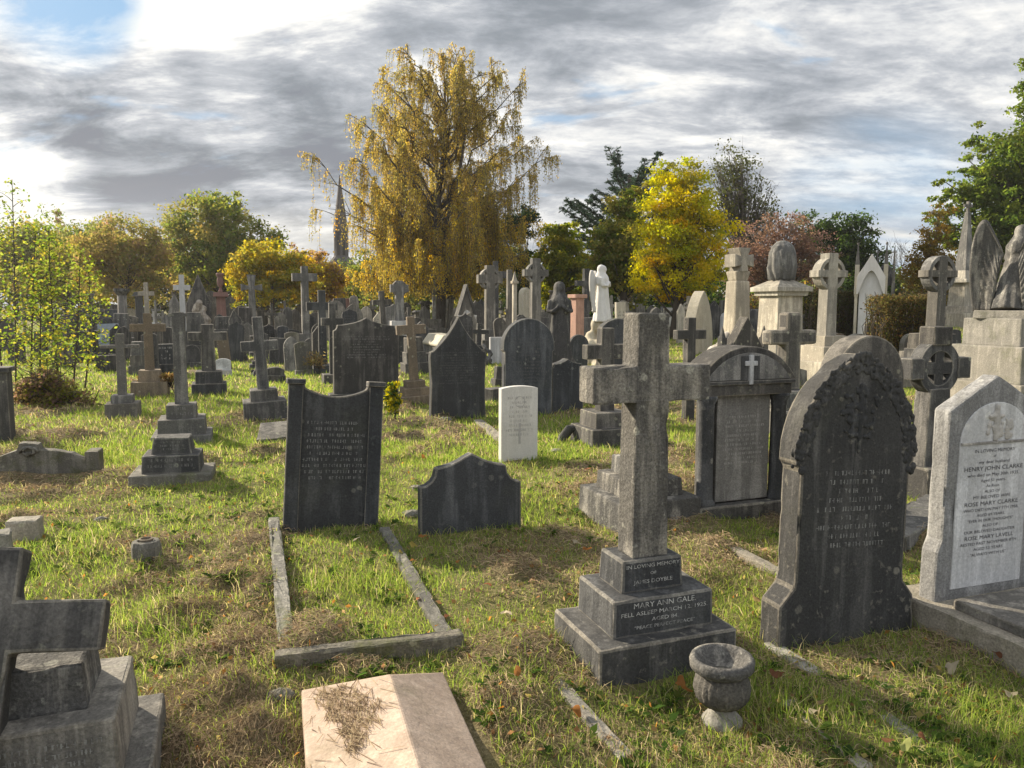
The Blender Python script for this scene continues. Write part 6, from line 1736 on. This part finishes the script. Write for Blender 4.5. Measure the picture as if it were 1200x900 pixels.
LV0 = [(365, 645, .05, YL, 'small yellow leaf on the kerbed grave plot'), (418, 640, .06, PL, 'pale leaf near the foot of the scooped headstone'), (484, 666, .06, OR, 'orange leaf right of the kerbed grave plot'), (571, 695, .06, RD, 'dark red leaf below the broad low black headstone'),
      (536, 667, .05, OR, 'orange leaf nearest the broad low black headstone'), (543, 702, .05, RD, 'red leaf just left of the dark red one'), (525, 733, .06, RD, 'rusty leaf by the front kerb corner'), (594, 730, .09, PL, 'pale buff leaf in the open grass'),
      (606, 801, .06, OR, 'vivid orange leaf left of the lowest cross step'), (675, 848, .09, OR, 'big orange leaf below the steps of the tall cross'), (797, 815, .09, OR, 'big brown orange leaf beside the small urn'), (820, 828, .07, TN, 'pale tan leaf at the foot of the small urn'),
      (910, 803, .09, RD, 'deep orange red leaf by the long worn kerb'), (688, 652, .08, OR, 'orange leaf left of the tall cross steps'), (676, 645, .08, PL, 'pale leaf left of the tall cross steps'), (893, 652, .08, TN, 'tan leaf before the pedimented monument'),
      (1115, 795, .09, PL, 'large pale curled leaf right of the foliage carved headstone'), (1183, 827, .09, PL, 'large pale leaf at the right edge'), (1060, 888, .075, (.36, .38, .15), 'broad yellow green leaf at the bottom right'), (953, 848, .05, PL, 'small pale leaf on the half buried kerb'),
      (1040, 884, .06, RD, 'reddish leaf left of the broad yellow green leaf'), (960, 838, .06, TN, 'brown leaf above the half buried kerb'), (1168, 780, .08, RD, 'red brown leaf before the low ledger'), (886, 712, .07, TN, 'tan leaf left of the foliage carved headstone')]
for i, (px, py, s, c_, lb) in enumerate(LV0):
    s *= .72
    flat_leaf(px, py, s, c_, lb, 500 + i, up=.03)
rl = random.Random(77)
for i in range(60):
    px = rl.uniform(430, 1190); py = rl.choice((rl.uniform(560, 890), rl.uniform(520, 700)))
    x, y = G(px, py)
    if not clear(np.array([x]), np.array([y]), .06)[0]: continue
    flat_leaf(px, py, rl.uniform(.03, .06), rl.choice((OR, RD, TN, TN, YL)), 'small curled autumn leaf among the grass', 600 + i, 'small scattered leaves', up=.02)
for i, (px, py, s) in enumerate([(118, 610, .04), (652, 530, .06), (600, 475, .06), (330, 818, .05), (487, 572, .04), (483, 605, .065), (522, 493, .07)]):
    x, y = G(px, py); rr = random.Random(i)
    m = MB().ball((0, 0, 0), s, 12, (1.2, .9, .6))
    m.v = [(a * rr.uniform(.75, 1.2), b * rr.uniform(.75, 1.2), c_ * rr.uniform(.75, 1.2)) for a, b, c_ in m.v]
    o = m.build('loose_stone', rr.choice(('kerb', 'moss')), None, 0); o.location = (x, y, g1(x, y) + s * .1)
    tag(o, 'loose broken stone lying in the grass', 'stone', 'loose stones in the grass')
# ------------------------------------------------------------------ sky, sun, camera
SUN_AZ, SUN_EL = 55.0, 25.0            # degrees left of the view, degrees up
world = bpy.data.worlds.new('World'); sc.world = world; world.use_nodes = True
nt = world.node_tree; nt.nodes.clear(); L = nt.links.new
tc = node(nt, 'ShaderNodeTexCoord')
sky = node(nt, 'ShaderNodeTexSky', sky_type='NISHITA')
sky.sun_disc = False; sky.sun_elevation = R(SUN_EL); sky.sun_rotation = R(-SUN_AZ); sky.air_density = 1.0; sky.dust_density = 1.2; sky.ozone_density = 1.5
sep = node(nt, 'ShaderNodeSeparateXYZ'); L(tc.outputs['Generated'], sep.inputs[0])
def math_(op, a, b=None, c=None, clamp=False):
    n = node(nt, 'ShaderNodeMath', operation=op); n.use_clamp = clamp
    for i, v in enumerate((a, b, c)):
        if v is None: continue
        if isinstance(v, bpy.types.NodeSocket): L(v, n.inputs[i])
        else: n.inputs[i].default_value = v
    return n.outputs[0]
zc = math_('MAXIMUM', sep.outputs[2], 0.0)
den = math_('ADD', zc, .25)
pu = math_('DIVIDE', sep.outputs[0], den); pv = math_('DIVIDE', sep.outputs[1], den)
cv = node(nt, 'ShaderNodeCombineXYZ'); L(pu, cv.inputs[0]); L(pv, cv.inputs[1])
def cloudn(scale, detail, rough, off, sx=1.0, sy=1.0, rot=0, dist=0):
    mp = node(nt, 'ShaderNodeMapping'); mp.inputs['Scale'].default_value = (sx, sy, 1); mp.inputs['Location'].default_value = off; mp.inputs['Rotation'].default_value = (0, 0, R(rot))
    L(cv.outputs[0], mp.inputs['Vector'])
    n = node(nt, 'ShaderNodeTexNoise', Scale=scale, Detail=detail, Roughness=rough, Distortion=dist); L(mp.outputs[0], n.inputs['Vector'])
    return n.outputs[0]
def sky_dir(px, py):
    u = (px - 600) / FPX; v = (450 - py) / FPX
    return Vector((u, CP + v * SP, -SP + v * CP)).normalized()
def lobe(d, lo, hi):
    n = node(nt, 'ShaderNodeVectorMath', operation='DOT_PRODUCT'); L(tc.outputs['Generated'], n.inputs[0]); n.inputs[1].default_value = d
    mr = node(nt, 'ShaderNodeMapRange', interpolation_type='SMOOTHSTEP'); mr.inputs[1].default_value = math.cos(R(lo)); mr.inputs[2].default_value = math.cos(R(hi))
    L(n.outputs['Value'], mr.inputs[0]); return mr.outputs[0]
big = cloudn(1.25, 9, .6, (3.1, 1.7, 0), .8, 1.3, 14, .6)
mid = cloudn(3.2, 10, .64, (7.3, 2.2, 0), .8, 1.35, 10, .5)
fin = cloudn(10, 8, .66, (1.3, 5.2, 0), 1, 1.6, 5)
dens = math_('ADD', math_('MULTIPLY', big, .52), math_('ADD', math_('MULTIPLY', mid, .32), math_('MULTIPLY', fin, .16)))
# thickness of the cloud sheet: thin parts glow, thick parts are grey
thick = node(nt, 'ShaderNodeMapRange', interpolation_type='SMOOTHSTEP'); thick.inputs[1].default_value = .37; thick.inputs[2].default_value = .63; L(dens, thick.inputs[0])
nn = thick.outputs[0]
def wsum(items):
    o = None
    for d, lo, hi, w in items:
        q = math_('MULTIPLY', lobe(d, lo, hi), w); o = q if o is None else math_('ADD', o, q)
    return o
dk = wsum([(sky_dir(20, 140), 7, 1, .30), (sky_dir(130, 145), 9, 1, .30), (sky_dir(270, 175), 11, 1, .34), (sky_dir(420, 120), 9, 1, .30), (sky_dir(90, 205), 6, 1, .2), (sky_dir(330, 240), 9, 1, .22), (sky_dir(930, 180), 9, 1, .16), (sky_dir(620, 30), 9, 1, .10), (sky_dir(690, 210), 10, 1, .12)])
lt = wsum([(sky_dir(300, 40), 10, 1, .52), (sky_dir(120, 78), 5.5, .5, .54), (sky_dir(215, 60), 6, .5, .3), (sky_dir(-40, 95), 6, 1, .3), (sky_dir(15, 232), 6, .2, .8), (sky_dir(-220, 200), 14, 3, .35), (sky_dir(430, 20), 9, 1, .2), (sky_dir(560, 150), 8, 1, .1), (sky_dir(760, 130), 8, 1, .10), (sky_dir(930, 110), 8, 1, .08), (sky_dir(1020, 215), 7, 1, .2), (sky_dir(350, 268), 6, 1, .2)])
T = math_('ADD', math_('MULTIPLY', nn, .98), math_('MULTIPLY', dk, math_('ADD', .52, math_('MULTIPLY', mid, .9))))
T = math_('SUBTRACT', math_('SUBTRACT', T, .16), math_('MULTIPLY', lt, math_('SUBTRACT', 1.35, math_('MULTIPLY', mid, .9))))
Tn = node(nt, 'ShaderNodeMapRange'); Tn.inputs[1].default_value = -.35; Tn.inputs[2].default_value = 1.05; L(T, Tn.inputs[0])
th2 = Tn.outputs[0]
r = node(nt, 'ShaderNodeValToRGB'); e = r.color_ramp.elements
e[0].position = 0; e[0].color = (1.0, .97, .86, 1); e[1].position = 1; e[1].color = (.2, .22, .26, 1)
for p_, c_ in ((.22, (.97, .95, .90)), (.40, (.70, .71, .72)), (.54, (.50, .525, .56)), (.72, (.345, .375, .415)), (.86, (.25, .28, .315))):
    q = e.new(p_); q.color = rgb(c_)
L(th2, r.inputs[0])
gn = node(nt, 'ShaderNodeVectorMath', operation='SCALE'); L(r.outputs[0], gn.inputs[0]); gn.inputs['Scale'].default_value = 1.0
# blue gaps
gapn = cloudn(2.6, 7, .55, (11.0, 4.0, 0), 1, 1.7, 5, .3)
gap0 = node(nt, 'ShaderNodeMapRange', interpolation_type='SMOOTHSTEP'); gap0.inputs[1].default_value = .60; gap0.inputs[2].default_value = .72; L(gapn, gap0.inputs[0])
corner = math_('MULTIPLY', lobe(sky_dir(70, -14), 5.2, 1.6), math_('MULTIPLY', math_('SUBTRACT', mid, .22), 3.6), clamp=True)
lowr = math_('MULTIPLY', lobe(sky_dir(1030, 250), 8, 1), math_('MULTIPLY', math_('SUBTRACT', gapn, .3), 2.2), clamp=True)
gap = math_('MAXIMUM', math_('MULTIPLY', gap0.outputs[0], .6), math_('MAXIMUM', corner, math_('MULTIPLY', lowr, .75)))
skb = node(nt, 'ShaderNodeVectorMath', operation='SCALE'); L(sky.outputs[0], skb.inputs[0]); skb.inputs['Scale'].default_value = .085
blue = mixc(nt, .75, skb.outputs[0], (.25, .49, .76))
# clouds thin to cream streaks near the skyline
hz = node(nt, 'ShaderNodeMapRange', interpolation_type='SMOOTHSTEP'); hz.inputs[1].default_value = .15; hz.inputs[2].default_value = .02; L(sep.outputs[2], hz.inputs[0])
stre = cloudn(2.2, 6, .5, (2.0, 9.0, 0), .55, 2.6, 0)
st2 = node(nt, 'ShaderNodeMapRange', interpolation_type='SMOOTHSTEP'); st2.inputs[1].default_value = .40; st2.inputs[2].default_value = .66; L(stre, st2.inputs[0])
low = mixc(nt, st2.outputs[0], (.40, .45, .53), (.86, .81, .69))
cl2 = mixc(nt, math_('MULTIPLY', hz.outputs[0], .7), gn.outputs[0], low)
allc0 = mixc(nt, gap, cl2, blue)
# unseen sky behind the viewer is brightened as added fill for the fronts
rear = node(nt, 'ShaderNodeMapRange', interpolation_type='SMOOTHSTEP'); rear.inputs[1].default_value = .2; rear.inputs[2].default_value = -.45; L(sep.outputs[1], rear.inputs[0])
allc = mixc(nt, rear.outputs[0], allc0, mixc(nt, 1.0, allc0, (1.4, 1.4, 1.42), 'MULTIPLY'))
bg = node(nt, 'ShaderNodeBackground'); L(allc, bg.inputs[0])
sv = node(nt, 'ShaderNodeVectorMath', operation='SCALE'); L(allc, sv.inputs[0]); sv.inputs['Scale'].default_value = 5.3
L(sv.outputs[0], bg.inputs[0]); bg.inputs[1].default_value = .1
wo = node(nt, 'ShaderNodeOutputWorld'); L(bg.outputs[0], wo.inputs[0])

m, hn = new_mat('haze_air')
pv_ = node(hn, 'ShaderNodeVolumePrincipled'); pv_.inputs['Color'].default_value = (.95, .96, 1, 1); pv_.inputs['Density'].default_value = .0003; pv_.inputs['Anisotropy'].default_value = .3
ho = node(hn, 'ShaderNodeOutputMaterial'); hn.links.new(pv_.outputs[0], ho.inputs['Volume'])
hb = MB().box(0, 150, -1.3, 700, 500, 38.5).build('haze', m); hb['kind'] = 'stuff'

sun = bpy.data.lights.new('sun', 'SUN'); sun.energy = 4.8; sun.angle = R(1.2); sun.color = (1.0, .87, .68)
so = bpy.data.objects.new('sun', sun); COL.objects.link(so)
d = Vector((-math.sin(R(SUN_AZ)) * math.cos(R(SUN_EL)), math.cos(R(SUN_AZ)) * math.cos(R(SUN_EL)), math.sin(R(SUN_EL))))
so.rotation_euler = d.to_track_quat('Z', 'Y').to_euler(); so.location = d * 60

cam = bpy.data.cameras.new('camera'); cam.sensor_width = 36; cam.lens = 36 * FPX / 1200; cam.sensor_fit = 'HORIZONTAL'; cam.clip_end = 2000; cam.clip_start = .05
co = bpy.data.objects.new('camera', cam); COL.objects.link(co)
co.location = (0, 0, EYE); co.rotation_euler = (R(90) - PITCH, 0, 0)
sc.camera = co
vs_ = sc.view_settings
vs_.view_transform = 'Standard'; vs_.look = 'None'; vs_.exposure = 1.12; vs_.gamma = 1; vs_.use_curve_mapping = False
sc.cycles.max_bounces = 6; sc.cycles.diffuse_bounces = 3; sc.cycles.glossy_bounces = 2; sc.cycles.transmission_bounces = 4; sc.cycles.transparent_max_bounces = 6
sc.cycles.sample_clamp_indirect = 4
